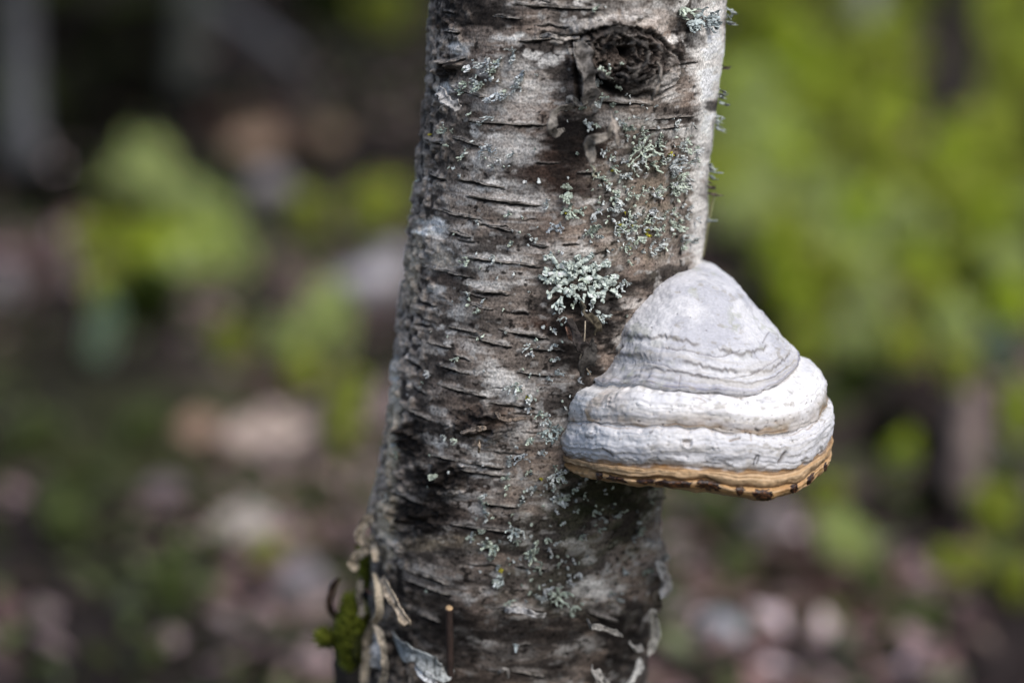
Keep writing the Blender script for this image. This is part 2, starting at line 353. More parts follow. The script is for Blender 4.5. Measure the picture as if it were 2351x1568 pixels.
def slit(x0, y0, x1, y1, wd, amp=1.0, seed=0):
    Lx = max(abs(x1 - x0), 1.0); cx, cy = (x0 + x1) / 2, (y0 + y1) / 2; sl_ = (y1 - y0) / (x1 - x0)
    box = vis & (np.abs(PXg - cx) < Lx * 0.62 + 10) & (np.abs(PYg - cy) < 26 + abs(y1 - y0))
    if not box.any(): return
    u = (PXg[box] - cx) / (Lx / 2); px = PXg[box]
    wob = 5.0 * nz(fbm(px / 34.0, np.zeros_like(px) + seed * 3.1, oct=3, seed=300)) + 2.2 * nz(fbm(px / 9.0, PYg[box] / 30, oct=2, seed=301))
    d = PYg[box] - (cy + sl_ * (px - cx)) - wob
    end = sstep(1.18, 0.8, np.abs(u) + 0.2 * nz(vnoise(px / 14, PYg[box] / 10, seed=303)))
    wv = wd * (0.55 + 0.75 * vnoise(px / 22.0, np.zeros_like(px) + seed, seed=305)) * np.sqrt(np.clip(1.15 - u * u, 0.05, 1))
    lip = np.exp(-((d + wv * 1.0) / (wv * 0.9)) ** 2) * end
    groove = np.exp(-((d - wv * 0.35) / (wv * 0.62)) ** 2) * end
    H[box] += amp * (0.0006 * lip - 0.0017 * groove)
    c = C[box]
    m = np.clip(amp * groove * 1.25, 0, 1)[:, None]; c = c * (1 - m) + np.array((0.018, 0.015, 0.014)) * m
    m = np.clip(amp * lip * 0.5, 0, 1)[:, None]; c = c * (1 - m) + np.array((0.36, 0.34, 0.32)) * m
    C[box] = c
for i, l in enumerate(LENT): slit(*l, amp=1.0, seed=i)
for i in range(40):                     # small ones all over
    y = RNG.uniform(-40, 1600); l, r = np.interp(y, ROWS[:, 0], ROWS[:, 1]), np.interp(y, ROWS[:, 0], ROWS[:, 2])
    f = RNG.uniform(0.03, 0.97); x = l + (r - l) * f
    if f > .6 and RNG.random() < .5: continue
    ln = RNG.uniform(14, 46) * math.sqrt(max(0.15, 1 - (2 * f - 1) ** 2)); slp = (0.5 - f) * 0.36 + 0.04
    slit(x - ln, y - ln * slp, x + ln, y + ln * slp, RNG.uniform(2.4, 4.6), RNG.uniform(.45, .9), 70 + i)

# branch scar (knot) : whorled dark eye with lips around
KX, KY = 1432, 118
box = vis & (np.abs(PXg - KX) < 190) & (np.abs(PYg - KY) < 190)
dx = (PXg[box] - KX); dy = (PYg[box] - KY)
wn = nz(fbm(PXg[box] / 30, PYg[box] / 30, oct=4, seed=777))
dxr = dx * 0.96 + dy * 0.25; dyr = dy * 0.97 - dx * 0.2
wn2 = nz(fbm(PXg[box] / 11, PYg[box] / 11, oct=3, seed=778)); rho = np.sqrt((dxr / 1.12) ** 2 + (dyr / 0.74) ** 2) + 24 * wn + 7 * wn2
low = sstep(-10, 70, dy)
Kout = np.exp(-((rho - 92) / 30) ** 2); Kin = sstep(105, 80, rho)
wh = np.sin(rho / 5.2 + 1.0 * np.arctan2(dyr, dxr) + 5.5 * wn + 1.6 * wn2)
H[box] += 0.0055 * np.exp(-((rho - 62) / 34) ** 2) + Kin * (0.0013 * wh + 0.0022 * wn2) - 0.009 * sstep(24, 2, rho) - 0.003 * np.exp(-((dx - 30) / 40) ** 2 - ((dy + 2) / 14) ** 2) - 0.005 * np.exp(-((dy - 62) / 20) ** 2 - ((dx + 20) / 60) ** 2) + 0.003 * Kout * sstep(.2, -.4, wn)
cc = C[box]
m = (0.95 * Kin * (0.62 + 0.38 * sstep(0.3, -0.5, wh)))[:, None]; cc = cc * (1 - m) + np.array((0.040, 0.034, 0.031)) * m
m = (0.5 * Kin * sstep(0.45, 0.95, wh) * sstep(14, 40, rho))[:, None]; cc = cc * (1 - m) + np.array((0.17, 0.15, 0.135)) * m
m = (0.95 * sstep(24, 8, rho))[:, None]; cc = cc * (1 - m) + np.array((0.012, 0.010, 0.009)) * m
m = (np.clip(1.3 * np.exp(-((dy - 72 + 12 * wn) / 30) ** 2 - ((dx + 10) / 88) ** 2), 0, .95))[:, None]; cc = cc * (1 - m) + np.array((0.02, 0.017, 0.016)) * m
C[box] = cc
# arched crease over the scar and scale to its side
def crease(P, wd, depth, col, a=0.9, lip=0.0):
    P = spline(P, 60)
    bx = vis & (PXg > P[:, 0].min() - 25) & (PXg < P[:, 0].max() + 25) & (PYg > P[:, 1].min() - 25) & (PYg < P[:, 1].max() + 25)
    q = np.stack([PXg[bx], PYg[bx]], -1)
    wobx = 3 * nz(vnoise(q[:, 0] / 12, q[:, 1] / 12, seed=811)); q = q + wobx[:, None]
    d = np.full(len(q), 1e9)
    for p in P: d = np.minimum(d, (q[:, 0] - p[0]) ** 2 + (q[:, 1] - p[1]) ** 2)
    d = np.sqrt(d); g = np.exp(-(d / wd) ** 2)
    H[bx] += -depth * g + lip * np.exp(-((d - 2 * wd) / wd) ** 2)
    m = (a * g)[:, None]; C[bx] = C[bx] * (1 - m) + np.array(col) * m
BLK = (0.018, 0.015, 0.014)
crease([(1245, 82), (1310, 88), (1370, 72), (1440, 66), (1500, 84), (1530, 110)], 6, .002, BLK, .9, .0012)
crease([(1530, 112), (1558, 132), (1562, 165), (1548, 198), (1500, 222)], 3.4, .0015, (0.06, 0.055, 0.05), .8, .001)
crease([(1316, 92), (1322, 130), (1326, 170), (1330, 215), (1334, 250)], 6, .002, BLK, .9, .001)
crease([(1360, 170), (1400, 205), (1450, 222), (1500, 216)], 9, .003, BLK, .9, .001)
for (x, y, r) in ((968, 1188, 40), (1022, 1092, 44), (946, 1000, 26), (1036, 158, 24), (1110, 978, 50)):   # rough black scabs
    m = stamp(x, y, r, r * .62, .8, .5, int(x)); H += m * (0.003 + 0.0045 * nz(speck2) + 0.002 * nz(speck))
H += 0.004 * stamp(1505, 1290, 30, 60, .5, .6, 950)

C = 0.24 * (np.clip(C, 0.004, 1) / 0.24) ** np.where(C > .24, 1.25, 1.45)
VB = np.stack([AX + (AR + H) * np.sin(TH), AY - (AR + H) * np.cos(TH), ZG], -1)
nr, nc = TH.shape
i0 = np.arange(nr - 1)[:, None] * nc; j0 = np.arange(nc)[None, :]; j1 = (np.arange(nc)[None, :] + 1) % nc
TQ = np.stack([i0 + j0, i0 + j1, i0 + nc + j1, i0 + nc + j0], -1).reshape(-1, 4)
birch = empty('birch_tree', (0, 0, 0))
tag(birch, 'grey lichen-spotted birch carrying the pale bracket fungus and a dark branch scar', 'tree')
trunk = obj('trunk', mesh_np('trunk', VB.reshape(-1, 3), TQ, np.clip(C, 0.006, 0.74).reshape(-1, 3)), M_BARK, birch)

# ---- surface access: theta (0 faces the viewer, + to world x), z
def hmap(t, z):
    t = (np.asarray(t, float) + tf) % (2 * np.pi) - tf
    j = np.clip(np.searchsorted(th, t), 0, len(th) - 1); i = np.clip(np.searchsorted(zr, z), 0, len(zr) - 1)
    return H[i, j]
def surf(t, z, off=0.0, usemap=True):
    t = np.asarray(t, float); z = np.asarray(z, float)
    ax, ay, ar = axis(z); r = ar + off + (hmap(t, z) if usemap else 0)
    return np.stack([ax + r * np.sin(t), ay - r * np.cos(t), z + 0 * r], -1)
def pix2surf(px, py):
    """photo point -> (theta, z) on the smooth trunk"""
    px = np.atleast_1d(np.asarray(px, float)); py = np.atleast_1d(np.asarray(py, float))
    l = np.interp(py, ROWS[:, 0], ROWS[:, 1]); r = np.interp(py, ROWS[:, 0], ROWS[:, 2])
    px = np.clip(px, l + 0.5, r - 0.5)
    t = np.arcsin(np.clip((px - (l + r) / 2) / ((r - l) / 2), -0.999, 0.999)); z = np.interp(py, ROWS[:, 0], AXP[::-1][:, 2])
    for _ in range(25):
        x, y, _d = project(surf(t, z, 0, False))
        z = z + (y - py) * 0.00022
        t = np.clip(t - 0.5 * (x - px) / np.maximum((r - l) / 2 * np.cos(t), 40), -1.6, 1.6)
    return t, z
MPX = 1.28 / FPX                     # metres per photo pixel at the bark

# ================================================================ BRACKET FUNGUS
# growth rings: left x, right x, left y, right y, front y (photo), centre depth, depth half axis
RINGS = np.array([
    [1572, 1612, 604, 600, 604, -0.010, 0.006], [1552, 1634, 612, 607, 614, -0.016, 0.016], [1490, 1688, 630, 646, 644, -0.030, 0.030], [1446, 1738, 690, 712, 716, -0.043, 0.040], [1408, 1788, 762, 763, 796, -0.054, 0.0470],
    [1386, 1824, 832, 804, 862, -0.060, 0.0520], [1352, 1833, 862, 814, 891, -0.061, 0.0565], [1350, 1829, 872, 820, 899, -0.061, 0.0545],
    [1318, 1868, 888, 838, 912, -0.061, 0.0620], [1298, 1896, 916, 876, 946, -0.061, 0.0685], [1292, 1899, 946, 910, 980, -0.061, 0.0690], [1292, 1898, 952, 914, 987, -0.061, 0.0687],
    [1281, 1910, 966, 924, 999, -0.060, 0.0733], [1277, 1913, 998, 946, 1036, -0.061, 0.0752], [1280, 1910, 1016, 974, 1070, -0.061, 0.0750], [1287, 1903, 1027, 988, 1086, -0.061, 0.0736],
    [1281, 1909, 1034, 997, 1096, -0.061, 0.0752], [1284, 1907, 1042, 1006, 1106, -0.061, 0.0748], [1290, 1903, 1048, 1015, 1114, -0.061, 0.0730],
    [1286, 1906, 1054, 1024, 1121, -0.061, 0.0746], [1290, 1903, 1060, 1036, 1131, -0.061, 0.0735], [1310, 1886, 1066, 1050, 1138, -0.061, 0.0680]], float)
NK = len(RINGS)
RINGS[16:, 4] -= 9; RINGS[15, 4] -= 7; RINGS[14, 4] -= 6; RINGS[13, 4] -= 3
_cnt = np.maximum(7, np.ceil(np.diff(RINGS[:, 4]) / 1.9).astype(int)); IDX = np.concatenate([[0], np.cumsum(_cnt)])
kf = np.interp(np.arange(IDX[-1] + 1), IDX, np.arange(NK))
RP = np.empty((len(kf), 7))
for c in range(7):
    m = np.zeros(NK); dlt = np.diff(RINGS[:, c])                # monotone cubic
    m[1:-1] = np.where(dlt[:-1] * dlt[1:] > 0, 2 * dlt[:-1] * dlt[1:] / np.where(np.abs(dlt[:-1] + dlt[1:]) < 1e-9, 1, dlt[:-1] + dlt[1:]), 0); m[0] = dlt[0]; m[-1] = dlt[-1]
    i = np.clip(np.floor(kf).astype(int), 0, NK - 2); t = kf - i
    RP[:, c] = RINGS[i, c] * (2 * t ** 3 - 3 * t ** 2 + 1) + m[i] * (t ** 3 - 2 * t ** 2 + t) + RINGS[i + 1, c] * (-2 * t ** 3 + 3 * t ** 2) + m[i + 1] * (t ** 3 - t ** 2)
UA = np.concatenate([np.linspace(-25, 205, 620), np.linspace(205, 335, 60)[1:-1]]) * np.pi / 180      # 0 = +x side, 90 = towards viewer
Lp = unproj_y(RP[:, 0], RP[:, 2], RP[:, 5]); Rp = unproj_y(RP[:, 1], RP[:, 3], RP[:, 5])
Fp = unproj_y((RP[:, 0] + RP[:, 1]) / 2, RP[:, 4], RP[:, 5] - RP[:, 6])
cu, su = np.cos(UA)[None, :], np.sin(UA)[None, :]
ex = 1 + 0.10 * np.abs(np.sin(2 * UA))[None, :] * np.clip(su, 0, 1)              # slightly squared shoulders
FXc = ((Lp[:, 0] + Rp[:, 0]) / 2)[:, None]; FA = ((Rp[:, 0] - Lp[:, 0]) / 2)[:, None]
FV = np.empty((len(kf), len(UA), 3))
KK, UU = np.meshgrid(kf, UA, indexing='ij')
lob = 1 + (0.014 * nz(vnoise(UU * 2.6, KK * 0.15, seed=900)) + 0.006 * nz(vnoise(UU * 7.0, KK * 0.3, seed=901))) * sstep(5.5, 8.5, KK)
FV[..., 0] = FXc + FA * cu * (1 + 0.05 * (ex - 1) * 10 * 0.4) * (1 + (lob - 1) * np.clip(su, 0, 1))
FV[..., 1] = RP[:, 5][:, None] - RP[:, 6][:, None] * su * ex * lob
zs = ((Lp[:, 2] + Rp[:, 2]) / 2)[:, None]; zd = ((Rp[:, 2] - Lp[:, 2]) / 2)[:, None]
zf = Fp[:, 2][:, None]
wav = 0.0027 * nz(fbm(UU * 3.2, KK * 0.22, oct=3, seed=905)) + 0.0011 * (1 - .5 * sstep(14, 16, KK)) * nz(fbm(UU * 9, KK * 0.35, oct=2, seed=906))
wav *= sstep(3.5, 6.5, KK) * sstep(-0.2, 0.3, np.sin(UU))
FV[..., 2] = zs + zd * cu + (zf - zs) * np.clip(su, 0, 1) ** 1.9 - 0.0062 * sstep(1.5, 5, kf)[:, None] * np.sin(2 * UA)[None, :] * np.clip(su, 0, 1) + wav
# top dome: uneven, ridge running up to the trunk
FV0 = FV.copy()
def gridnormals(V):
    du = np.gradient(V, axis=1); dv = np.gradient(V, axis=0)
    return norm(np.cross(du, dv))
FN = gridnormals(FV)
cen = FV.mean(axis=(0, 1)); 
if ((FV - cen) * FN).sum() < 0: FN = -FN
FPX_, FPY_, _ = project(FV)
fh = np.zeros(KK.shape)
fx, fy, fz = FV[..., 0], FV[..., 1], FV[..., 2]
fh += 0.0022 * nz(fbm(fx / .03, fy / .03, fz / .02, 3, 910)) * sstep(8, 5, KK) * sstep(0, 2, KK)
fh += 0.0010 * nz(fbm(fx / .010, fy / .010, fz / .006, 3, 911)) * sstep(1, 3, KK)
fh += 0.00055 * nz(fbm(fx / .003, fy / .003, fz / .002, 3, 912)) - 0.0016 * sstep(.56, .72, fbm(fx / .006, fy / .006, fz / .0035, 3, 913)) * np.clip(np.exp(-((KK - 11.7) / .6) ** 2) + .6 * np.exp(-((KK - 14.2) / .5) ** 2) + .4 * np.exp(-((KK - 7.6) / .4) ** 2), 0, 1)
ringy = fbm(UU * 1.5, KK * 3.4 + 0.25 * nz(vnoise(UU * 5, KK, seed=920)), oct=3, seed=921)      # concentric faint growth lines
fh += 0.00055 * nz(ringy)
ring2 = fbm(UU * 2.2, KK * 7.5 + 0.7 * nz(vnoise(UU * 7, KK, seed=922)), oct=3, seed=923)
fh += 0.00040 * nz(ring2) * sstep(3.6, 4.6, KK) * (1 - .55 * sstep(6.4, 7.5, KK))
ledges = []
for k0, sd in ((3.95, 1), (4.55, 2), (5.05, 3), (5.42, 4), (8.55, 5), (13.3, 6), (12.6, 7)):
    kw = KK + 0.16 * nz(fbm(UU * 2.5 + sd * 3, UU * 0 + sd, oct=4, seed=924)) + .05 * nz(vnoise(UU * 30, KK * 0 + sd, seed=925)); pm = sstep(.40, .56, fbm(UU * 2.0 + sd * 7, UU * 0 + sd, oct=2, seed=926))
    hf = 1.0 if k0 < 6 else .35; fh += -0.0009 * hf * sstep(k0 - .05, k0 + .05, kw) * sstep(k0 + .7, k0 + .1, kw) * (.35 + .65 * pm); ledges.append(np.exp(-((kw - k0) / .05) ** 2) * pm * (.4 + .6 * hf) * (1 if k0 < 6 else .5))
ledge_m = np.clip(sum(ledges), 0, 1)
fc = np.empty(FV.shape); fc[:] = (0.62, 0.615, 0.63)
def fmix(col, m): fc[:] = fc * (1 - m[..., None]) + np.array(col) * m[..., None]
fn1 = fbm(fx / .018, fy / .018, fz / .012, 4, 930); fn2 = fbm(fx / .005, fy / .005, fz / .0035, 3, 931); fn3 = fbm(fx / .0014, fy / .0014, fz / .0018, 2, 932)
dome = sstep(6.4, 6.0, KK)
fmix((0.37, 0.375, 0.42), dome * 0.62 * sstep(0.40, 0.68, fn1 + .25 * (fn2 - .5))); fmix((0.52, 0.50, 0.47), 0.4 * dome * sstep(4.2, 6, KK))
fmix((0.40, 0.40, 0.43), dome * 0.5 * sstep(0.58, 0.68, fn2))
b2 = sstep(6.9, 7.3, KK) * sstep(11.1, 10.6, KK); b3 = sstep(10.9, 11.3, KK) * sstep(15.1, 14.7, KK)
fmix((0.82, 0.81, 0.81), 0.95 * b2 * sstep(9.6, 8.6, KK)); fmix((0.32, 0.26, 0.19), 0.9 * b2 * sstep(8.7, 9.8, KK) * (0.4 + 0.6 * sstep(0.4, 0.6, fn1)))
fmix((0.68, 0.675, 0.685), 0.8 * b3 * sstep(13.4, 12.2, KK)); fmix((0.46, 0.46, 0.49), 0.8 * b3 * sstep(12.9, 13.5, KK) * sstep(14.3, 13.6, KK) * (0.4 + .6 * sstep(0.42, 0.58, ringy)))  # second mix paints grey shading into the lower half of the band
fmix((0.16, 0.16, 0.205), 0.95 * np.exp(-((KK - 5.86 - 0.12 * nz(fn2)) / 0.17) ** 2) * (0.5 + .5 * sstep(.38, .55, fn1))); fmix((0.40, 0.40, 0.47), .6 * np.exp(-((KK - 5.6 - 0.12 * nz(fn2)) / 0.2) ** 2))                            # blue-grey line over the first groove
fmix((0.40, 0.36, 0.31), 0.7 * np.exp(-((KK - 7.1) / 0.16) ** 2))
fmix((0.26, 0.18, 0.11), 0.9 * np.exp(-((KK - 9.9 - 0.5 * nz(fn2)) / 0.34) ** 2) * (0.25 + 0.75 * sstep(0.42, 0.56, fn1)))
fmix((0.22, 0.18, 0.14), 0.8 * np.exp(-((KK - 14.55 - .4 * nz(fn2)) / 0.3) ** 2))
fmix((0.50, 0.50, 0.54), 0.35 * sstep(0.52, 0.66, ringy) * sstep(16, 14, KK))
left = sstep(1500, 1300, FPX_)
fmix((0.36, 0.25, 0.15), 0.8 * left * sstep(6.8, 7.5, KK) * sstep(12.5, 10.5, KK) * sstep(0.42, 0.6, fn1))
fmix((0.50, 0.43, 0.36), 0.5 * sstep(1440, 1380, FPX_) * sstep(7, 4, KK) * sstep(0.40, 0.6, fn2))
fmix((0.12, 0.10, 0.09), 0.8 * sstep(0.80, 0.84, fn3) * sstep(15, 13, KK) * sstep(5, 7, KK))                                            # pin pricks
fmix((0.17, 0.155, 0.15), 0.75 * ledge_m)
fmix((0.22, 0.14, 0.08), .8 * np.exp(-((KK - 10.45 - .25 * nz(fn2)) / .16) ** 2) * sstep(.36, .5, fn1)); fmix((0.26, 0.17, 0.10), .7 * np.exp(-((KK - 11.25 - .2 * nz(fn2)) / .10) ** 2) * sstep(.62, .45, fn1))
fmix((0.46, 0.43, 0.385), 0.55 * sstep(.46, .66, ring2) * sstep(3.4, 5, KK) * sstep(6.4, 6, KK))
fmix((0.50, 0.475, 0.44), 0.45 * sstep(.50, .66, ring2) * sstep(7, 8, KK) * sstep(15, 14.5, KK))
fmix((0.30, 0.27, 0.22), 0.55 * sstep(.60, .74, fbm(fx / .004, fy / .004, fz / .0022, 3, 933)) * sstep(.44, .6, fn1))      # grime
fmix((0.40, 0.42, 0.30), 0.35 * sstep(.56, .70, fbm(fx / .02, fy / .02, fz / .02, 3, 934)) * sstep(.5, .6, fn2) * dome)    # algae film
# cracks and faint ledges of the dome by photo position
def fcrack(P, wd, depth, col, a=.9, step=0.0):
    P = spline(P, 90); q = np.stack([FPX_, FPY_], -1)
    bx = (np.sin(UU) > -0.1) & (KK < 15.2) & (FPX_ > P[:, 0].min() - 20) & (FPX_ < P[:, 0].max() + 20) & (FPY_ > P[:, 1].min() - 20) & (FPY_ < P[:, 1].max() + 20)
    if not bx.any(): return
    q = q[bx]; q = q + (3.4 * nz(fbm(q[:, 0] / 14, q[:, 1] / 30, oct=3, seed=941)))[:, None] * np.array([0.2, 1.0])
    d2 = np.full(len(q), 1e9); sg = np.zeros(len(q))
    for p in P:
        dd = (q[:, 0] - p[0]) ** 2 + (q[:, 1] - p[1]) ** 2; k = dd < d2; d2[k] = dd[k]; sg[k] = (q[:, 1] - p[1])[k]
    d = np.sqrt(d2); endf = sstep(0, 30, q[:, 0] - P[:, 0].min()) * sstep(0, 30, P[:, 0].max() - q[:, 0]) if P[:, 0].max() - P[:, 0].min() > 90 else 1
    g = np.exp(-(d / wd) ** 2) * endf
    fh[bx] += -depth * g + step * np.exp(-(d / 9) ** 2) * (sg > 0) * endf
    m = (a * g)[:, None]; fc[bx] = fc[bx] * (1 - m) + np.array(col) * m
CK = (0.15, 0.14, 0.15)
fcrack([(1500, 796), (1545, 800), (1580, 806), (1625, 816), (1660, 816), (1700, 806), (1716, 804)], 2.0, .0010, CK, .85, .0005)
fcrack([(1568, 859), (1600, 864), (1650, 868), (1700, 864), (1745, 850), (1800, 815)], 1.9, .0010, CK, .8, .0006)
fcrack([(1480, 832), (1520, 838), (1558, 858), (1565, 870)], 1.5, .0006, CK, .5, .0003)
fcrack([(1395, 866), (1440, 862), (1480, 862), (1540, 872), (1580, 884)], 2.6, .0008, (0.2, 0.2, 0.24), .7)
fcrack([(1752, 785), (1760, 772), (1768, 760)], 1.6, .0006, CK, .7)
fcrack([(1562, 860), (1560, 875), (1558, 888)], 1.3, .0005, CK, .6)
fcrack([(1400, 790), (1412, 775), (1420, 755), (1424, 738)], 5, .002, (0.16, 0.10, 0.07), .8)
fcrack([(1390, 818), (1405, 812), (1418, 802), (1424, 795)], 4, .0015, (0.22, 0.16, 0.12), .7)
fcrack([(1690, 985), (1720, 992), (1725, 1010)], 1.4, .0006, (0.25, 0.18, 0.13), .8)
fcrack([(1590, 912), (1612, 918), (1622, 926)], 1.3, .0004, (0.35, 0.28, 0.22), .7)
fcrack([(1730, 1068), (1734, 1058), (1740, 1046)], 2.0, .0008, BLK, .9); fcrack([(1738, 1066), (1742, 1056), (1744, 1048)], 1.8, .0008, BLK, .9)
fcrack([(1790, 1064), (1798, 1052), (1804, 1040)], 4.0, .0015, (0.08, 0.065, 0.055), .85)
fcrack([(1735, 985), (1742, 990)], 3.0, .0008, BLK, .9); fcrack([(1676, 1010), (1698, 1006)], 2.2, .0006, (0.22, 0.15, 0.10), .9)
fcrack([(1345, 1003), (1358, 1006)], 2.5, .0006, (0.12, 0.10, 0.09), .8); fcrack([(1384, 1030), (1400, 1042), (1406, 1048)], 3, .0008, (0.10, 0.07, 0.05), .85)
def fpit(x, y, rx, ry, depth, col=None, a=0.0, rim=0.0):
    bx = (np.sin(UU) > -0.1) & (np.abs(FPX_ - x) < rx * 2.5) & (np.abs(FPY_ - y) < ry * 2.5) & (KK < 15.2)
    if not bx.any(): return
    d = np.sqrt(((FPX_[bx] - x) / rx) ** 2 + ((FPY_[bx] - y) / ry) ** 2) + 0.25 * nz(vnoise(FPX_[bx] / 6, FPY_[bx] / 6, seed=951))
    fh[bx] += -depth * sstep(1.1, 0.75, d) + rim * np.exp(-((d - 1.2) / .2) ** 2)
    if col is not None:
        m = (a * sstep(1.15, .8, d) * sstep(y + ry * .3, y - ry, FPY_[bx]))[:, None]; fc[bx] = fc[bx] * (1 - m) + np.array(col) * m
fpit(1578, 1017, 13, 10, .0020, (0.25, 0.19, 0.14), .8, .0004)
for _ in range(110):
    fpit(RNG.uniform(1320, 1890), RNG.uniform(905, 1060), RNG.uniform(1.6, 4), RNG.uniform(1.4, 3), RNG.uniform(.0004, .0010), (0.2, 0.15, 0.12), RNG.uniform(.3, .8))
for _ in range(26):
    fpit(RNG.uniform(1440, 1800), RNG.uniform(650, 900), RNG.uniform(1.4, 3), RNG.uniform(1.2, 2.4), RNG.uniform(.0003, .0006), (0.12, 0.11, 0.12), .8)
# tan margin
tn = sstep(14.7, 15.25, KK + .5 * nz(fn1) + .35 * nz(fn2))
tanc = np.empty(fc.shape); tanc[:] = (0.45, 0.265, 0.115)
tm = sstep(15.2, 16.6, KK)[..., None] * (1 - sstep(17.6, 18.2, KK))[..., None]
tanc = tanc * (1 - 0.45 * tm) + np.array((0.56, 0.42, 0.28)) * 0.45 * tm
rl = (0.6 * sstep(0.5, 0.62, ringy))[..., None]; tanc = tanc * (1 - rl) + np.array((0.58, 0.42, 0.26)) * rl
gl = np.exp(-((KK - 17.75) / 0.3) ** 2)[..., None] * .85; tanc = tanc * (1 - gl) + np.array((0.12, 0.065, 0.03)) * gl
gl = np.exp(-((KK - 15.3) / 0.22) ** 2)[..., None] * .75; tanc = tanc * (1 - gl) + np.array((0.12, 0.07, 0.04)) * gl
gl = (0.5 * sstep(0.55, 0.68, fn1) * sstep(18, 18.5, KK))[..., None]; tanc = tanc * (1 - gl) + np.array((0.42, 0.22, 0.09)) * gl
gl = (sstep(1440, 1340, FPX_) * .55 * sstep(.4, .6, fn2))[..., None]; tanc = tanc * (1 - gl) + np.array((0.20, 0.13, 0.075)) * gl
fc = fc * (1 - tn[..., None]) + tanc * tn[..., None]
fh += -0.0010 * np.exp(-((KK - 15.0) / .18) ** 2) - 0.0008 * np.exp(-((KK - 17.95) / .15) ** 2) - 0.0010 * np.exp(-((KK - 10.9) / .2) ** 2) * sstep(0.35, .5, fn1) - 0.0008 * np.exp(-((KK - 6.9) / .16) ** 2)
FVD = FV + FN * fh[..., None]
# sections -> parts
fungus = empty('bracket_fungus', tuple(FVD[-1].mean(0)))
tag(fungus, 'pale grey hoof-shaped bracket fungus with banded cap and tan rim growing on the birch', 'fungus')
def sub_grid(r0, r1, name, mat, parent, label=None):
    V = FVD[r0:r1 + 1] - np.array(fungus.location); n, k, _ = V.shape
    i = np.arange(n - 1)[:, None] * k; j = np.arange(k)[None, :]; j2 = (j + 1) % k
    Q = np.stack([i + j, i + k + j, i + k + j2, i + j2], -1).reshape(-1, 4)
    o = obj(name, mesh_np(name, V.reshape(-1, 3), Q, np.clip(fc[r0:r1 + 1], 0.01, .86).reshape(-1, 3)), mat, parent)
    if label: o['label'] = label
    return o
sub_grid(0, IDX[7], 'old_crust', M_FUNG, fungus, 'smooth mottled grey upper dome')
sub_grid(IDX[7], IDX[11], 'growth_band', M_FUNG, fungus, 'chalk white shelf below the blue-grey groove')
sub_grid(IDX[11], IDX[15], 'growth_band', M_FUNG, fungus, 'white pitted band above the tan rim')
sub_grid(IDX[15], IDX[18], 'margin', M_TAN, fungus, 'pale tan layer with fine growth lines')
rim = sub_grid(IDX[18], IDX[-1], 'rim', M_TAN, fungus, 'ochre lower rim spotted with dark resin')
# underside
last = FVD[-1] - np.array(fungus.location); cxy = last.mean(0)
und = [last]
for f, dz in ((0.97, -.0008), (0.9, -.0005), (0.7, .001), (0.4, .003), (0.05, .004)):
    r = cxy + (last - cxy) * f; r[:, 2] += dz; und.append(r)
U = np.stack(und); n, k, _ = U.shape
i = np.arange(n - 1)[:, None] * k; j = np.arange(k)[None, :]; j2 = (j + 1) % k
obj('pore_surface', mesh_np('pore_surface', U.reshape(-1, 3), np.stack([i + j, i + k + j, i + k + j2, i + j2], -1).reshape(-1, 4), np.full((n * k, 3), (0.42, 0.31, 0.20))), M_TAN, fungus)
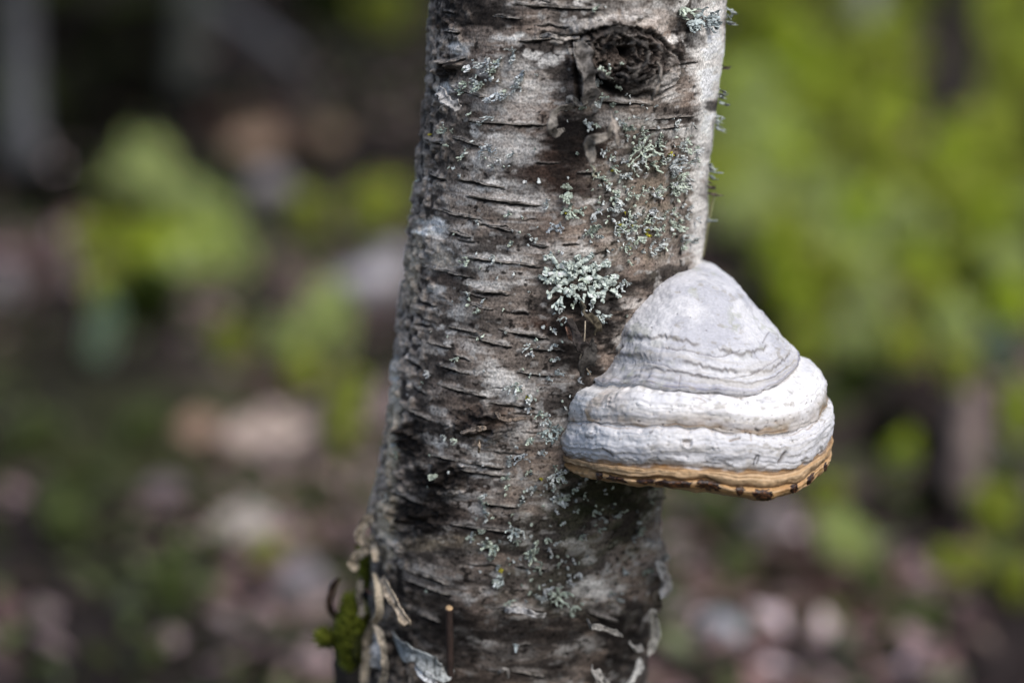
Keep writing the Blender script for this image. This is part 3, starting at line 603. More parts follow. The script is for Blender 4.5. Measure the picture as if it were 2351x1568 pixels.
# resin blotches on the rim
FQX, FQY, _ = project(FVD)
FND = gridnormals(FVD); 
if ((FVD - FVD.mean(axis=(0, 1))) * FND).sum() < 0: FND = -FND
for bi, (bx_, by_, brx, bry) in enumerate([(1376, 1080, 8, 9), (1418, 1091, 26, 3.5), (1480, 1100, 24, 3), (1548, 1112, 46, 6), (1626, 1124, 30, 8), (1699, 1128, 11, 9), (1751, 1126, 24, 6), (1823, 1102, 9, 8), (1861, 1078, 9, 4), (1895, 1045, 4, 5)]):
    mb = MB(); sel_rows = np.arange(IDX[18] + 2, IDX[-1] - 1); jc = [j for j in range(620) if abs(FQX[IDX[19], j] - bx_) < brx * 1.5]
    jc = np.array(sorted(jc))[::1]
    if len(jc) < 3: continue
    kcs = kf[sel_rows][:, None]; ddx = (FQX[np.ix_(sel_rows, jc)] - bx_) / brx
    kmid = 19.2 + .35 * math.sin(bi * 2.3)
    dd = np.sqrt(ddx ** 2 + ((kcs - kmid) / (0.6 + 0.085 * bry)) ** 2) + 0.45 * nz(fbm(FQX[np.ix_(sel_rows, jc)] / 7, kcs * 4, oct=3, seed=960 + bi))
    bump = np.clip(1.0 - dd, -1, 1); off = 0.00035 * np.clip(bump * 4, -1, 1) + 0.0004 * nz(fbm(ddx * 4, kcs * 9, oct=2, seed=970)) * (bump > 0)
    V = FVD[np.ix_(sel_rows, jc)] + FND[np.ix_(sel_rows, jc)] * off[..., None]
    nn, kk2 = bump.shape
    i = np.arange(nn - 1)[:, None] * kk2 + np.arange(kk2 - 1)[None, :]
    Q = np.stack([i, i + kk2, i + kk2 + 1, i + 1], -1).reshape(-1, 4)
    keep = (bump.ravel()[Q].max(axis=1) > -0.12); Q = Q[keep]
    if len(Q) < 4: continue
    lab_ = np.arange(nn * kk2)
    for _ in range(200):
        mn = lab_[Q].min(axis=1); old = lab_.copy(); np.minimum.at(lab_, Q.ravel(), np.repeat(mn, 4))
        if (old == lab_).all(): break
    ids, cn = np.unique(lab_[Q[:, 0]], return_counts=True); Q = Q[lab_[Q[:, 0]] == ids[cn.argmax()]]
    used = np.unique(Q); mp = -np.ones(nn * kk2, int); mp[used] = np.arange(len(used))
    cl = np.where((fbm(ddx * 5, kcs * 7, oct=3, seed=980) > 0.57)[..., None], np.array((0.13, 0.055, 0.022)), np.array((0.018, 0.009, 0.007)))
    obj('resin_spot', mesh_np('resin_spot', V.reshape(-1, 3)[used] - np.array(fungus.location), mp[Q], cl.reshape(-1, 3)[used]), M_RESIN, rim)
# small nodules where the cap meets the bark
for nx, ny, nr_, yd in ((1474, 652, 20, -.058), (1448, 672, 17, -.061), (1406, 756, 20, -.066), (1352, 866, 16, -.071)):
    p = unproj_y(nx, ny, yd); a = np.linspace(0, np.pi, 14); b = np.arange(20) / 20 * 2 * np.pi
    A, B = np.meshgrid(a, b, indexing='ij'); R = nr_ * MPX * (1 + 0.35 * nz(fbm(np.sin(A) * np.cos(B) * 1.6 + nx, np.sin(A) * np.sin(B) * 1.6, np.cos(A) * 1.6, 3, 990)))
    S = np.stack([R * np.sin(A) * np.cos(B) * 1.15, R * np.sin(A) * np.sin(B) * .8, R * np.cos(A) * .7], -1) + p - np.array(fungus.location)
    mb = MB(); cl = 0.75 * fbm(A * 3, B * 3, oct=3, seed=991)[..., None] * np.array((1, .88, .78)); mb.loft(S, cl); mb.build('nodule', M_FUNG, fungus)

# ================================================================ BARK PIECES (sub-parts of the trunk)
def ribbon(mb, P, Wd, side, up, thick=0.0006, curl=0.0, m=7, col=(0.4, 0.37, 0.33), seed=0, edge_noise=0.25, ends=0.5):
    """thin solid strip along P; side, up (n,3); curl bends the cross-section (radians)"""
    P = np.asarray(P, float); n = len(P); Wd = np.broadcast_to(np.asarray(Wd, float), (n,)).copy()
    side = np.broadcast_to(side, P.shape); up = np.broadcast_to(up, P.shape); curl = np.broadcast_to(np.asarray(curl, float), (n,))
    v = np.linspace(-1, 1, m); u = np.linspace(0, 1, n)
    e = np.minimum(u, 1 - u); Wd *= (1 - ends) + ends * sstep(0, 0.16, e)
    wl = Wd * (1 + edge_noise * nz(fbm(u * 9 + seed, u * 0 + 1.3, oct=3, seed=seed + 1))); wr = Wd * (1 + edge_noise * nz(fbm(u * 9 + seed, u * 0 + 7.7, oct=3, seed=seed + 2)))
    secs = []; cols = []
    for q in range(n):
        wv = np.where(v < 0, wl[q], wr[q]) * 0.5
        if abs(curl[q]) > 1e-3:
            a = v * curl[q]; x = np.sin(a) / curl[q] * wv / 1.0; y = (1 - np.cos(a)) / curl[q] * wv
        else: x = v * wv; y = 0 * v
        nrm_y = np.cos(v * curl[q]); nrm_x = -np.sin(v * curl[q])
        top = P[q] + side[q] * x[:, None] + up[q] * (y + 0.0003 * nz(vnoise(v * 3, v * 0 + q * .4, seed=seed)))[:, None]
        bot = top - (side[q] * nrm_x[:, None] + up[q] * nrm_y[:, None]) * thick
        secs.append(np.vstack([top, bot[::-1]]))
    S = np.stack(secs)
    Cn = fbm(S[..., 0] / .006, S[..., 1] / .006, S[..., 2] / .0015, 3, seed + 5)
    Cc = np.array(col) * (0.45 + 1.1 * Cn[..., None])
    Cc = np.where((fbm(S[..., 0] / .003, S[..., 1] / .003, S[..., 2] / .003, 2, seed + 9) > .64)[..., None], Cc * .3, Cc)
    mb.loft(S, Cc)
def tnormal(t): return np.stack([np.sin(t), -np.cos(t), 0 * t], -1)
def ttang(t): return np.stack([np.cos(t), np.sin(t), 0 * t], -1)
UPZ = np.array([0, 0, 1.0])
# raised lips of the big lenticels
for li, (x0, y0, x1, y1, wd) in enumerate(LENT):
    L_ = abs(x1 - x0)
    if L_ < 42: continue
    n = 14 + int(L_ / 12); f = np.linspace(0.03, 0.97, n)
    xs = x0 + (x1 - x0) * f; ys = y0 + (y1 - y0) * f + 2.2 * nz(fbm(xs / 26, xs * 0 + li, oct=2, seed=33)) - wd * 0.45
    t, z = pix2surf(xs, ys); nn_ = tnormal(t)
    sag = np.clip(0.25 + 0.9 * fbm(xs / 18, xs * 0 + li * 2.1, oct=2, seed=35), 0, 1.3)
    P = surf(t, z, 0.0004)
    tilt = norm(-UPZ * 0.9 + nn_ * (0.15 + 0.40 * sag)[:, None])      # lip leans out and down
    mb = MB()
    ribbon(mb, P, wd * MPX * (0.35 + 0.3 * sag) * np.sin(np.linspace(0.12, np.pi - .12, n)) ** .6, tilt, norm(np.cross(tilt, ttang(t))) * -1, 0.0005, 0.25, 5, (0.25, 0.225, 0.20), li * 3, .6, .6)
    mb.build('lenticel', M_BARK, trunk)
# peeling strips: photo points, offset from bark (m), width px, colour, cross curl, orientation 0 = flat on bark .. 1 = edge on
CUR = [
    ([(1328, 96), (1336, 130), (1346, 170), (1350, 205), (1344, 240)], [2, 5, 7, 6, 3], 40, (0.19, 0.175, 0.16), .9, 0.05),
    ([(1505, 130), (1512, 155), (1503, 190), (1490, 220)], [4, 8, 8, 3], 12, (0.33, 0.29, 0.25), 1.1, .5),
    ([(1322, 246), (1292, 246), (1272, 258), (1270, 280), (1282, 297), (1298, 294)], [2, 7, 10, 12, 10, 6], 19, (0.20, 0.185, 0.165), .3, .5),
    ([(1400, 250), (1406, 272), (1395, 292), (1372, 300), (1352, 308), (1350, 330), (1356, 358)], [2, 8, 10, 11, 11, 10, 9], 21, (0.25, 0.225, 0.195), .4, .2),
    ([(1398, 250), (1408, 268), (1412, 292), (1416, 318)], [3, 8, 11, 10], 9, (0.33, 0.29, 0.25), .5, .4),
    ([(1300, 238), (1312, 222), (1330, 236), (1346, 228)], [2, 5, 6, 3], 12, (0.30, 0.28, 0.25), .4, .5),
    ([(1012, 196), (1022, 212), (1040, 226), (1058, 238)], [1, 5, 6, 2], 22, (0.42, 0.40, 0.38), .7, .2),
    ([(1330, 690), (1352, 700), (1368, 722), (1364, 742)], [3, 9, 9, 4], 20, (0.10, 0.085, 0.06), .9, .3),
    ([(1305, 730), (1318, 752), (1332, 768), (1350, 778)], [1, 6, 8, 5], 26, (0.055, 0.047, 0.043), .5, .2),
    ([(1300, 745), (1306, 760), (1320, 772)], [3, 5, 3], 10, (0.34, 0.20, 0.14), .6, .4),
    ([(1360, 770), (1345, 800), (1338, 830)], [3, 7, 4], 34, (0.06, 0.055, 0.05), .8, .3),
    ([(1240, 84), (1270, 80), (1300, 88), (1330, 84)], [1, 4, 5, 2], 9, (0.34, 0.31, 0.28), .5, .5),
    ([(1352, 372), (1362, 380), (1358, 392), (1366, 396)], [3, 4, 4, 3], 5, (0.45, 0.44, 0.33), .3, .3),
    ([(1140, 940), (1170, 950), (1210, 955)], [1, 4, 2], 8, (0.2, 0.16, 0.13), .5, .5),
    ([(1060, 968), (1085, 955), (1118, 950)], [1, 5, 2], 10, (0.30, 0.24, 0.19), .5, .5),
    ([(1100, 975), (1101, 990), (1099, 1010)], [3, 6, 3], 4, (0.34, 0.27, 0.2), .3, .2),
    # torn base, shaded flank
    ([(862, 1158), (848, 1175), (838, 1198), (844, 1225), (856, 1246)], [0, 8, 12, 10, 4], 20, (0.52, 0.44, 0.34), 1.3, .5),
    ([(846, 1240), (826, 1252), (816, 1268), (828, 1282)], [4, 12, 16, 12], 18, (0.58, 0.49, 0.37), 1.0, .5),
    ([(858, 1200), (866, 1232), (868, 1262)], [2, 6, 3], 12, (0.46, 0.39, 0.30), 1.1, .3),
    ([(836, 1300), (832, 1330), (836, 1362), (838, 1390)], [10, 12, 12, 8], 12, (0.50, 0.44, 0.36), 1.1, .4),
    ([(866, 1288), (874, 1330), (876, 1370), (860, 1400), (852, 1432), (850, 1480), (846, 1530), (844, 1590)], [4, 8, 10, 12, 14, 14, 12, 10], 17, (0.50, 0.43, 0.33), 1.2, .45),
    ([(866, 1400), (882, 1430), (890, 1470), (890, 1510), (878, 1540), (858, 1545)], [8, 10, 12, 12, 10, 8], 12, (0.44, 0.38, 0.30), 1.0, .6),
    ([(868, 1440), (874, 1470), (872, 1500)], [2, 6, 4], 24, (0.42, 0.42, 0.42), .7, .2),
    ([(884, 1296), (905, 1330), (922, 1368), (944, 1402)], [2, 7, 8, 3], 18, (0.46, 0.38, 0.29), 1.2, .4),
    ([(908, 1448), (945, 1462), (985, 1484), (1012, 1506), (1040, 1510)], [2, 4, 5, 4, 2], 34, (0.33, 0.345, 0.34), .7, .1),
    ([(958, 1490), (985, 1510), (1000, 1530), (1004, 1552)], [7, 10, 9, 4], 15, (0.52, 0.53, 0.54), 1.0, .3),
    ([(940, 1500), (950, 1530), (954, 1560), (966, 1600)], [3, 6, 7, 5], 8, (0.16, 0.14, 0.12), 1.0, .3),
    # torn base, other flank
    ([(1500, 1262), (1510, 1285), (1514, 1312), (1506, 1338)], [2, 8, 10, 5], 24, (0.56, 0.54, 0.52), .9, .3),
    ([(1494, 1330), (1500, 1350), (1498, 1380)], [2, 6, 4], 18, (0.14, 0.12, 0.10), .9, .4),
    ([(1488, 1370), (1494, 1400), (1490, 1440), (1480, 1470)], [2, 8, 10, 6], 20, (0.42, 0.40, 0.36), 1.0, .4),
    ([(1466, 1480), (1450, 1510), (1425, 1540), (1400, 1570)], [3, 9, 10, 6], 22, (0.48, 0.47, 0.44), 1.0, .3),
    ([(1355, 1500), (1375, 1520), (1398, 1546), (1410, 1580)], [2, 8, 10, 6], 22, (0.40, 0.38, 0.35), .9, .3),
    ([(1440, 1440), (1455, 1455), (1470, 1450)], [2, 6, 3], 16, (0.36, 0.34, 0.31), .8, .4),
    ([(1145, 1536), (1152, 1522), (1166, 1522), (1168, 1548)], [2, 7, 7, 3], 6, (0.30, 0.28, 0.26), .6, .6),
    ([(1160, 1396), (1185, 1388), (1215, 1392), (1250, 1402)], [1, 6, 7, 2], 13, (0.50, 0.48, 0.46), .6, .3),
    ([(1345, 1405), (1372, 1402), (1400, 1410), (1425, 1424)], [1, 5, 6, 2], 12, (0.34, 0.32, 0.29), .7, .3),
]
rk = np.random.default_rng(44)
for q in range(15):
    a0 = rk.uniform(0, 6.28); rad = rk.uniform(30, 96); da = rk.uniform(.35, .8) * (60 / max(rad, 45)); g = rk.uniform(.04, .19)
    CUR.append(([(KX + math.cos(a0 + da * f) * rad * 1.08, KY + math.sin(a0 + da * f) * rad * .74 + rk.uniform(-3, 3)) for f in (0, .33, .66, 1)], [1.5, rk.uniform(3, 6), rk.uniform(3, 6), 1.5], rk.uniform(7, 15), (g, g * .9, g * .82), rk.uniform(.4, 1.0), rk.uniform(.1, .7)))
for ci, (pts, offs, wpx, col, curl, edge) in enumerate(CUR):
    n = 26; q = spline([(a, b, c) for (a, b), c in zip(pts, offs)], n)
    t, z = pix2surf(q[:, 0], q[:, 1]); P = surf(t, z, 0.0012 + q[:, 2] * 0.001)
    # photo points beyond the outline: push sideways
    px_, _, _ = project(P); P = P + np.stack([(q[:, 0] - px_) * MPX, -.022 + 0 * px_, 0 * px_], -1) * sstep(1, 10, np.abs(q[:, 0] - px_))[:, None]
    T = norm(np.gradient(P, axis=0)); N = tnormal(t); N = norm(N + (np.array([0, -1.6, .2]) - N * .6) * sstep(.85, 1.25, np.abs(t))[:, None]); S_ = norm(np.cross(T, N)); U_ = np.cross(S_, T)
    ang = edge * 1.2 + 0.4 * np.sin(np.linspace(0, 3, n) + ci)
    S2 = S_ * np.cos(ang)[:, None] + U_ * np.sin(ang)[:, None]; U2 = -S_ * np.sin(ang)[:, None] + U_ * np.cos(ang)[:, None]
    mb = MB(); ribbon(mb, P, wpx * MPX * (1.3 if 16 <= ci < 30 else 1.0), S2, U2, 0.0007, curl, 9, np.array(col) * (0.95 if 16 <= ci < 30 else 1.0), 60 + ci * 7, .7, .55); mb.build('bark_curl', M_CURL, trunk)

# ================================================================ LICHENS
def lichen(mb, x, y, rpx, nl, seed, wpx=8.0, arc=(0, 2 * np.pi), col=(0.50, 0.55, 0.47), lift=0.0020, fork=2, start=0.0, droop=0.0):
    r = np.random.default_rng(seed); t0, z0 = pix2surf(x, y); t0 = t0[0]; z0 = z0[0]
    rad = float(axis(np.array(z0))[2]); M = MPX
    def grow(u, v, a, ln, wd, h, lev):
        n = 6; seg = ln / (n - 1); us, vs, hs = [u], [v], [h]
        for k in range(n - 1):
            a += r.normal(0, 0.26); u += math.cos(a) * seg; v += math.sin(a) * seg; us.append(u); vs.append(v)
            hs.append(h + lift * ((k + 1) / (n - 1)) ** 2 * (0.3 + 1.1 * r.random()) + 0.0004 * r.normal())
        us = np.array(us); vs = np.array(vs); hs = np.array(hs); f = np.linspace(0, 1, n)
        wv = wd * (0.85 + 0.35 * f * (lev == 0) + 0.25 * np.sin(f * 7 + r.random() * 6)); wv[-1] *= 0.72
        tt = t0 + us * M / rad; zz_ = z0 + vs * M
        P = surf(tt, zz_, 0.0009 + hs); N = tnormal(tt)
        T = norm(np.gradient(P, axis=0)); Sd = norm(np.cross(T, N)); tw = r.normal(0, .35); U = np.cross(Sd, T)
        Sd = Sd * math.cos(tw) + U * math.sin(tw)
        hw = (wv * M / 2)[:, None]
        sec = np.stack([P - Sd * hw - N * hw * .15, P - Sd * hw * .6 + N * hw * .2, P + N * hw * .26, P + Sd * hw * .6 + N * hw * .2, P + Sd * hw - N * hw * .15, P - N * hw * .3], 1)
        br = 0.75 + 0.5 * r.random(); c = np.array(col) * br
        cs = np.stack([c * .75, c, c * 1.08, c, c * .75, np.array((0.05, 0.045, 0.04))], 0)[None].repeat(n, 0)
        cs = cs * (0.8 + 0.3 * f)[:, None, None]
        mb.loft(sec, np.clip(cs, 0, .8))
        if lev < fork:
            for sgn in (-1, 1):
                if r.random() < 0.85: grow(u, v, a + sgn * r.uniform(.35, .8), ln * r.uniform(.45, .75), wd * r.uniform(.75, .95), hs[-1] * .8, lev + 1)
    for k in range(nl):
        a = arc[0] + (arc[1] - arc[0]) * (k + r.uniform(.2, .8)) / nl
        s = start * rpx * r.uniform(0.2, 1.0); L0 = (rpx - s) * r.uniform(.36, .56) if fork else rpx * r.uniform(.6, 1.2)
        grow(math.cos(a) * s, math.sin(a) * s, a, max(L0, 3), wpx * r.uniform(.8, 1.2), 0.0003, 0)
GREY = (0.60, 0.64, 0.62); SAGE = (0.56, 0.63, 0.53); BLUE = (0.60, 0.65, 0.68); YEL = (0.42, 0.38, 0.05)
# the big rosette is packed from several centres so that its lobes fill it
mb = MB()
for k, (dx, dy, rr, nl) in enumerate([(0, 0, 66, 6), (-44, -18, 44, 5), (38, 8, 54, 6), (-26, 22, 36, 4), (12, -30, 42, 5), (74, 26, 40, 5), (-56, 4, 30, 3), (26, 38, 34, 4)]):
    lichen(mb, 1318 + dx, 632 + dy, rr, nl, 1000 + k, 13.5, col=(0.60, 0.67, 0.61), lift=.0010, fork=2, start=.3)
lichen(mb, 1290, 680, 34, 2, 1050, 9, (-2.0, -1.2), (0.50, 0.56, 0.52), .006, 1)
ro = mb.build('lichen_rosette', M_LICH); tag(ro, 'largest sage green leafy lichen rosette on the bark just above the fungus', 'lichen')
LIST = [  # x, y, radius, lobes, arc, colour, width, label
    (1128, 352, 30, 6, (0.7, 2.5), BLUE, 5, 'antler-shaped blue-grey lichen tuft fanning upward on bare grey bark'),
    (1142, 212, 26, 7, (-2.8, -0.2), BLUE, 5, 'blue-grey lichen tuft hanging below the cluster beside the branch scar'),
    (1105, 190, 22, 5, (-2.6, 0.6), SAGE, 6, 'sage lichen tuft curling beside the blue-grey tuft under the scar'),
    (1120, 150, 24, 6, (0, 6.28), GREY, 5, 'pale grey lichen tuft in the brown stain near the scar'),
    (1178, 125, 20, 5, (-1.5, 1.5), GREY, 6, 'small pale lichen tuft between white bark patch and branch scar'),
    (1196, 168, 16, 4, (-2, 1), BLUE, 6, 'forked white-blue lichen sprig close beside the branch scar'),
    (1310, 440, 30, 6, (1.0, 5.2), SAGE, 8, 'narrow sage lichen standing above the largest rosette'),
    (1312, 482, 26, 6, (2.2, 6.2), SAGE, 8, 'sage lichen with yellow specks right over the largest rosette'),
    (1470, 345, 48, 9, (0, 6.28), SAGE, 7, 'wide branching sage lichen under the hanging bark strips'),
    (1540, 378, 30, 7, (-2.6, 1.2), (0.62, 0.66, 0.66), 9, 'whitest lobed lichen beside the yellow speck'),
    (1552, 425, 24, 5, (0, 6.28), SAGE, 7, 'dull sage lichen over a black crack below the whitest lichen'),
    (1430, 300, 22, 3, (-0.4, 2.2), SAGE, 9, 'broad two-armed sage lichen sprig beside the hanging bark strip'),
    (1360, 535, 26, 4, (0.5, 2.6), SAGE, 9, 'upright lichen lobe between the largest rosette and the lichen crust'),
    (1275, 522, 20, 4, (0, 6.28), BLUE, 8, 'blue-white lichen scrap at the upper corner of the largest rosette'),
    (1590, 40, 40, 6, (-2.2, 0.6), (0.44, 0.50, 0.50), 11, 'loose grey lichen with black underside at the top of the white strip'),
    (1620, 52, 34, 6, (-0.9, 1.4), (0.46, 0.52, 0.53), 11, 'curled blue-grey lichen beside black tangle on the white strip'),
    (1565, 15, 34, 5, (-2.4, -0.6), SAGE, 9, 'hanging sage lichen above the scar and the white strip'),
    (1150, 1330, 20, 5, (0, 6.28), (0.60, 0.66, 0.64), 8, 'bright whitish lichen tuft with yellow tip low on the trunk'),
    (1280, 1365, 34, 8, (0, 6.28), SAGE, 7, 'round sage lichen beside the white bark patch at the foot'),
    (1220, 1275, 30, 6, (0, 6.28), SAGE, 7, 'sage lichen in the middle of the lower trunk'),
    (1130, 1255, 26, 5, (0, 6.28), SAGE, 8, 'shield-like sage lichen under the long lower lenticel'),
    (1276, 1090, 26, 6, (0, 6.28), GREY, 7, 'grey lichen right under the tan rim of the fungus'),
    (1280, 1145, 24, 6, (0, 6.28), GREY, 8, 'grey lichen with curled lobes in the shade below the fungus'),
    (1262, 985, 34, 8, (0, 6.28), (0.40, 0.46, 0.44), 6, 'grey-green lichen squeezed against the side of the fungus'),
    (1180, 1215, 22, 5, (0, 6.28), (0.56, 0.62, 0.60), 7, 'whitish lichen at the end of the long lower lenticel'),
    (1200, 1050, 20, 5, (0, 6.28), BLUE, 6, 'blue-white lichen scrap below the dark brown scab'),
    (1170, 890, 16, 4, (0, 6.28), GREY, 5, 'small grey lichen on the white bark patch beside the fungus'),
    (1168, 1115, 12, 3, (0, 6.28), SAGE, 6, 'small sage lichen sprig beside paired lower lenticels'),
    (1185, 1480, 13, 4, (0, 6.28), (0.56, 0.64, 0.66), 6, 'single pale blue lichen dot on the dark foot of the trunk'),
    (1110, 686, 11, 2, (-1.9, -0.9), (0.58, 0.63, 0.62), 7, 'tiny white lichen curl on the brown bark below lenticels'),
    (1375, 722, 22, 5, (0, 6.28), (0.50, 0.55, 0.52), 6, 'grey lichen scrap in the dark notch beside the fungus'),
]
for k, (x, y, rr, nl, arc, col, wp, lab) in enumerate(LIST):
    mb = MB(); lichen(mb, x, y, rr, nl, 1100 + k, wp, arc, col, .0022, 2 if rr > 18 else 1, .2); tag(mb.build('lichen_tuft', M_LICH), lab, 'lichen', 'lichen tufts on the birch bark')
for k, (y, rr, a0, lab) in enumerate([(30, 22, 0.2, 'dark lichen fringe sticking out at the top edge of the white strip'), (150, 12, -0.3, 'single black curled lichen hair on the edge of the white strip'), (215, 18, 0.6, 'grey lichen fringe on the trunk edge beside the white strip'),
                                      (275, 24, -0.6, 'hooked lichen fringe on the trunk edge under the white strip'), (385, 16, 0.2, 'pale lichen fringe on the trunk edge beside the lichen crust'), (425, 14, -0.4, 'brown lichen scrap on the trunk edge above the fungus'), (500, 12, 0, 'smallest lichen scrap on the trunk edge above the fungus')]):
    xr = np.interp(y, ROWS[:, 0], ROWS[:, 2]); mb = MB()
    c = (0.16, 0.13, 0.10) if k in (1, 5) else (0.40, 0.44, 0.42)
    for q in range(4 if rr > 13 else 2): lichen(mb, xr - 3, y + (0, 9, -13, 17)[q], rr * .9, 2, 1300 + k * 5 + q, 6 if k != 1 else 3.5, (1.2 - q, 2.2 - q) if q % 2 else (-2.2, -1.0), c, .0022 + .0012 * (q % 2), 1)
    tag(mb.build('lichen_fringe', M_LICH), lab, 'lichen', 'lichens on the trunk edge')
# countless crumbs of lichen
mb = MB(); r = np.random.default_rng(5)
ZONES = [(1480, 430, 110, 140, 190), (1500, 540, 90, 60, 90), (1400, 500, 70, 80, 50), (1560, 350, 50, 90, 50), (1230, 1230, 150, 160, 120), (1330, 1140, 110, 70, 60), (1200, 1060, 150, 40, 30), (1130, 180, 80, 50, 40), (1250, 900, 80, 120, 40),
         (1100, 320, 90, 100, 26), (1180, 540, 160, 90, 30), (1150, 760, 160, 120, 26), (1400, 640, 60, 20, 16), (1320, 1330, 120, 80, 50), (1480, 1220, 60, 120, 30), (1400, 260, 110, 50, 30), (1420, 190, 60, 60, 16), (1300, 400, 340, 400, 60), (1200, 1000, 320, 500, 90)]
for (zx, zy, zrx, zry, cnt) in ZONES:
    for _ in range(int(cnt * (.8 if zy < 1000 else .55))):
        a = r.uniform(0, 6.28); q = math.sqrt(r.random()); x = zx + zrx * q * math.cos(a); y = zy + zry * q * math.sin(a)
        l_, r_ = np.interp(y, ROWS[:, 0], ROWS[:, 1]), np.interp(y, ROWS[:, 0], ROWS[:, 2])
        if not (l_ + 12 < x < r_ - 6): continue
        sz = r.choice([6, 9, 14, 22], p=[.36, .30, .22, .12]); ar = r.uniform(0, 6.28)
        col = [SAGE, GREY, (0.56, 0.60, 0.58), (0.60, 0.62, 0.62), YEL][r.choice(5, p=[.43, .31, .16, .09, .01])]
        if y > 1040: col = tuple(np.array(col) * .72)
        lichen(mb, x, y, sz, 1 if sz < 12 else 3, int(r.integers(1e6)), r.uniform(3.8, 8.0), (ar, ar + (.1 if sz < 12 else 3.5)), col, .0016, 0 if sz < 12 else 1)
for (x, y) in ((1534, 356), (1305, 490), (1298, 485), (1210, 912), (1240, 1095), (1152, 1308), (1540, 352), (1420, 66)):
    lichen(mb, x, y, 6, 4, int(x), 4, (0, 6.28), YEL, .001, 0)
tag(mb.build('lichen_crumbs', M_LICH), 'scattered pale lichen crumbs and lobes over the birch bark', kind='stuff')

# ================================================================ MOSS AND CUT TWIG AT THE FOOT
def moss(name, cx, cy, rx, ry, n, label, yoff=0.0, seed=1):
    r = np.random.default_rng(seed); mb = MB()
    base = []
    for _ in range(n):
        a = r.uniform(0, 6.28); q = math.sqrt(r.random()); x = cx + rx * q * math.cos(a); y = cy + ry * q * math.sin(a)
        dp = yoff + r.uniform(-.012, .012) * math.sqrt(1 - q * q)
        p = unproj_y(x, y, np.interp(y, ROWS[:, 0], _yb) + dp); d = norm(np.array([-.7 + r.normal(0, .5), -.5 + r.normal(0, .5), .5 + r.normal(0, .5)]))
        L_ = r.uniform(.004, .009); P = np.stack([p, p + d * L_ * .5, p + d * L_ + np.array([0, 0, .001])])
        c = np.array((0.15, 0.17, 0.022)) * r.uniform(.4, 1.4); mb.loft(tube_sections(P, [.0011, .0010, .0003], 4), c)
    # body
    a = np.linspace(0, np.pi, 16); b = np.arange(24) / 24 * 2 * np.pi; A, B = np.meshgrid(a, b, indexing='ij'); R = 1 + .3 * nz(fbm(np.sin(A) * np.cos(B) * 2, np.sin(A) * np.sin(B) * 2, np.cos(A) * 2, 3, seed))
    p = unproj_y(cx, cy, np.interp(cy, ROWS[:, 0], _yb) + yoff)
    mb.loft(np.stack([R * np.sin(A) * np.cos(B) * rx * MPX * .95, R * np.sin(A) * np.sin(B) * .014, R * np.cos(A) * ry * MPX * .95], -1) + p, (0.05, 0.055, 0.018))
    tag(mb.build(name, M_MOSS), label, 'moss')
moss('moss_cushion', 818, 1455, 26, 76, 2400, 'bright green moss cushion beside the torn pale bark at the trunk foot', -.01, 2)
moss('moss_cushion', 852, 1300, 10, 46, 500, 'narrow olive moss strip between cream bark curls', .016, 3)
moss('moss_cushion', 756, 1470, 13, 12, 220, 'small round moss knob beside the moss cushion', .0, 4)
# dark rotten bark hump carrying the moss
mb = MB(); a = np.linspace(0, np.pi, 30); b = np.arange(40) / 40 * 2 * np.pi; A, B = np.meshgrid(a, b, indexing='ij')
R = 1 + .35 * nz(fbm(np.sin(A) * np.cos(B) * 2.5, np.sin(A) * np.sin(B) * 2.5, np.cos(A) * 2.5, 4, 8)); p = unproj_y(838, 1520, .035)
mb.loft(np.stack([R * np.sin(A) * np.cos(B) * .018, R * np.sin(A) * np.sin(B) * .022, R * np.cos(A) * .042], -1) + p, (0.05, 0.042, 0.036)); mb.build('rotten_bark', M_BARK, trunk)
mb = MB(); q = spline([(772, 1420, .0), (756, 1390, -.01), (762, 1350, -.015), (776, 1326, -.02)], 14); mb_P = unproj_y(q[:, 0], q[:, 1], .03 + q[:, 2])
ribbon(mb, mb_P, 16 * MPX, np.array([1., 0, 0]), np.array([0, -1., 0]), .0008, .9, 7, (0.12, 0.08, 0.06), 5, .4, .8); mb.build('bark_curl', M_CURL, trunk)
# twig
tw = empty('cut_twig', tuple(unproj_y(1034, 1395, -0.075)))
tag(tw, 'thin dark cut twig standing upright before the trunk foot with pale tip', 'twig')
tp = unproj_y(1031, 1397, -0.075); o0 = np.array(tw.location); tb = np.array([tp[0] + .02, tp[1] - .0, -.02])
P = spline([tp, tp + np.array([.0004, 0, -.035]), tp + np.array([.0006, 0, -.07]), tb * .6 + tp * .4 + np.array([.004, 0, 0]), tb], 60); rr = 0.0019 + 0.0006 * np.linspace(0, 1, 60) + .0003 * nz(fbm(np.linspace(0, 22, 60), np.zeros(60), oct=2, seed=4))
mb = MB(); mb.loft(tube_sections(P - o0, rr, 12), (0.030, 0.018, 0.014)); mb.build('stem', M_WOOD, tw)
mb = MB(); d = np.array([.15, -.45, .9]); d /= np.linalg.norm(d)
mb.loft(tube_sections(np.stack([tp - o0 - d * .0012, tp - o0 + d * .0009, tp - o0 + d * .0012]), [.0021, .0020, .0012], 12), (0.40, 0.27, 0.15)); mb.build('cut_end', M_WOOD, tw)
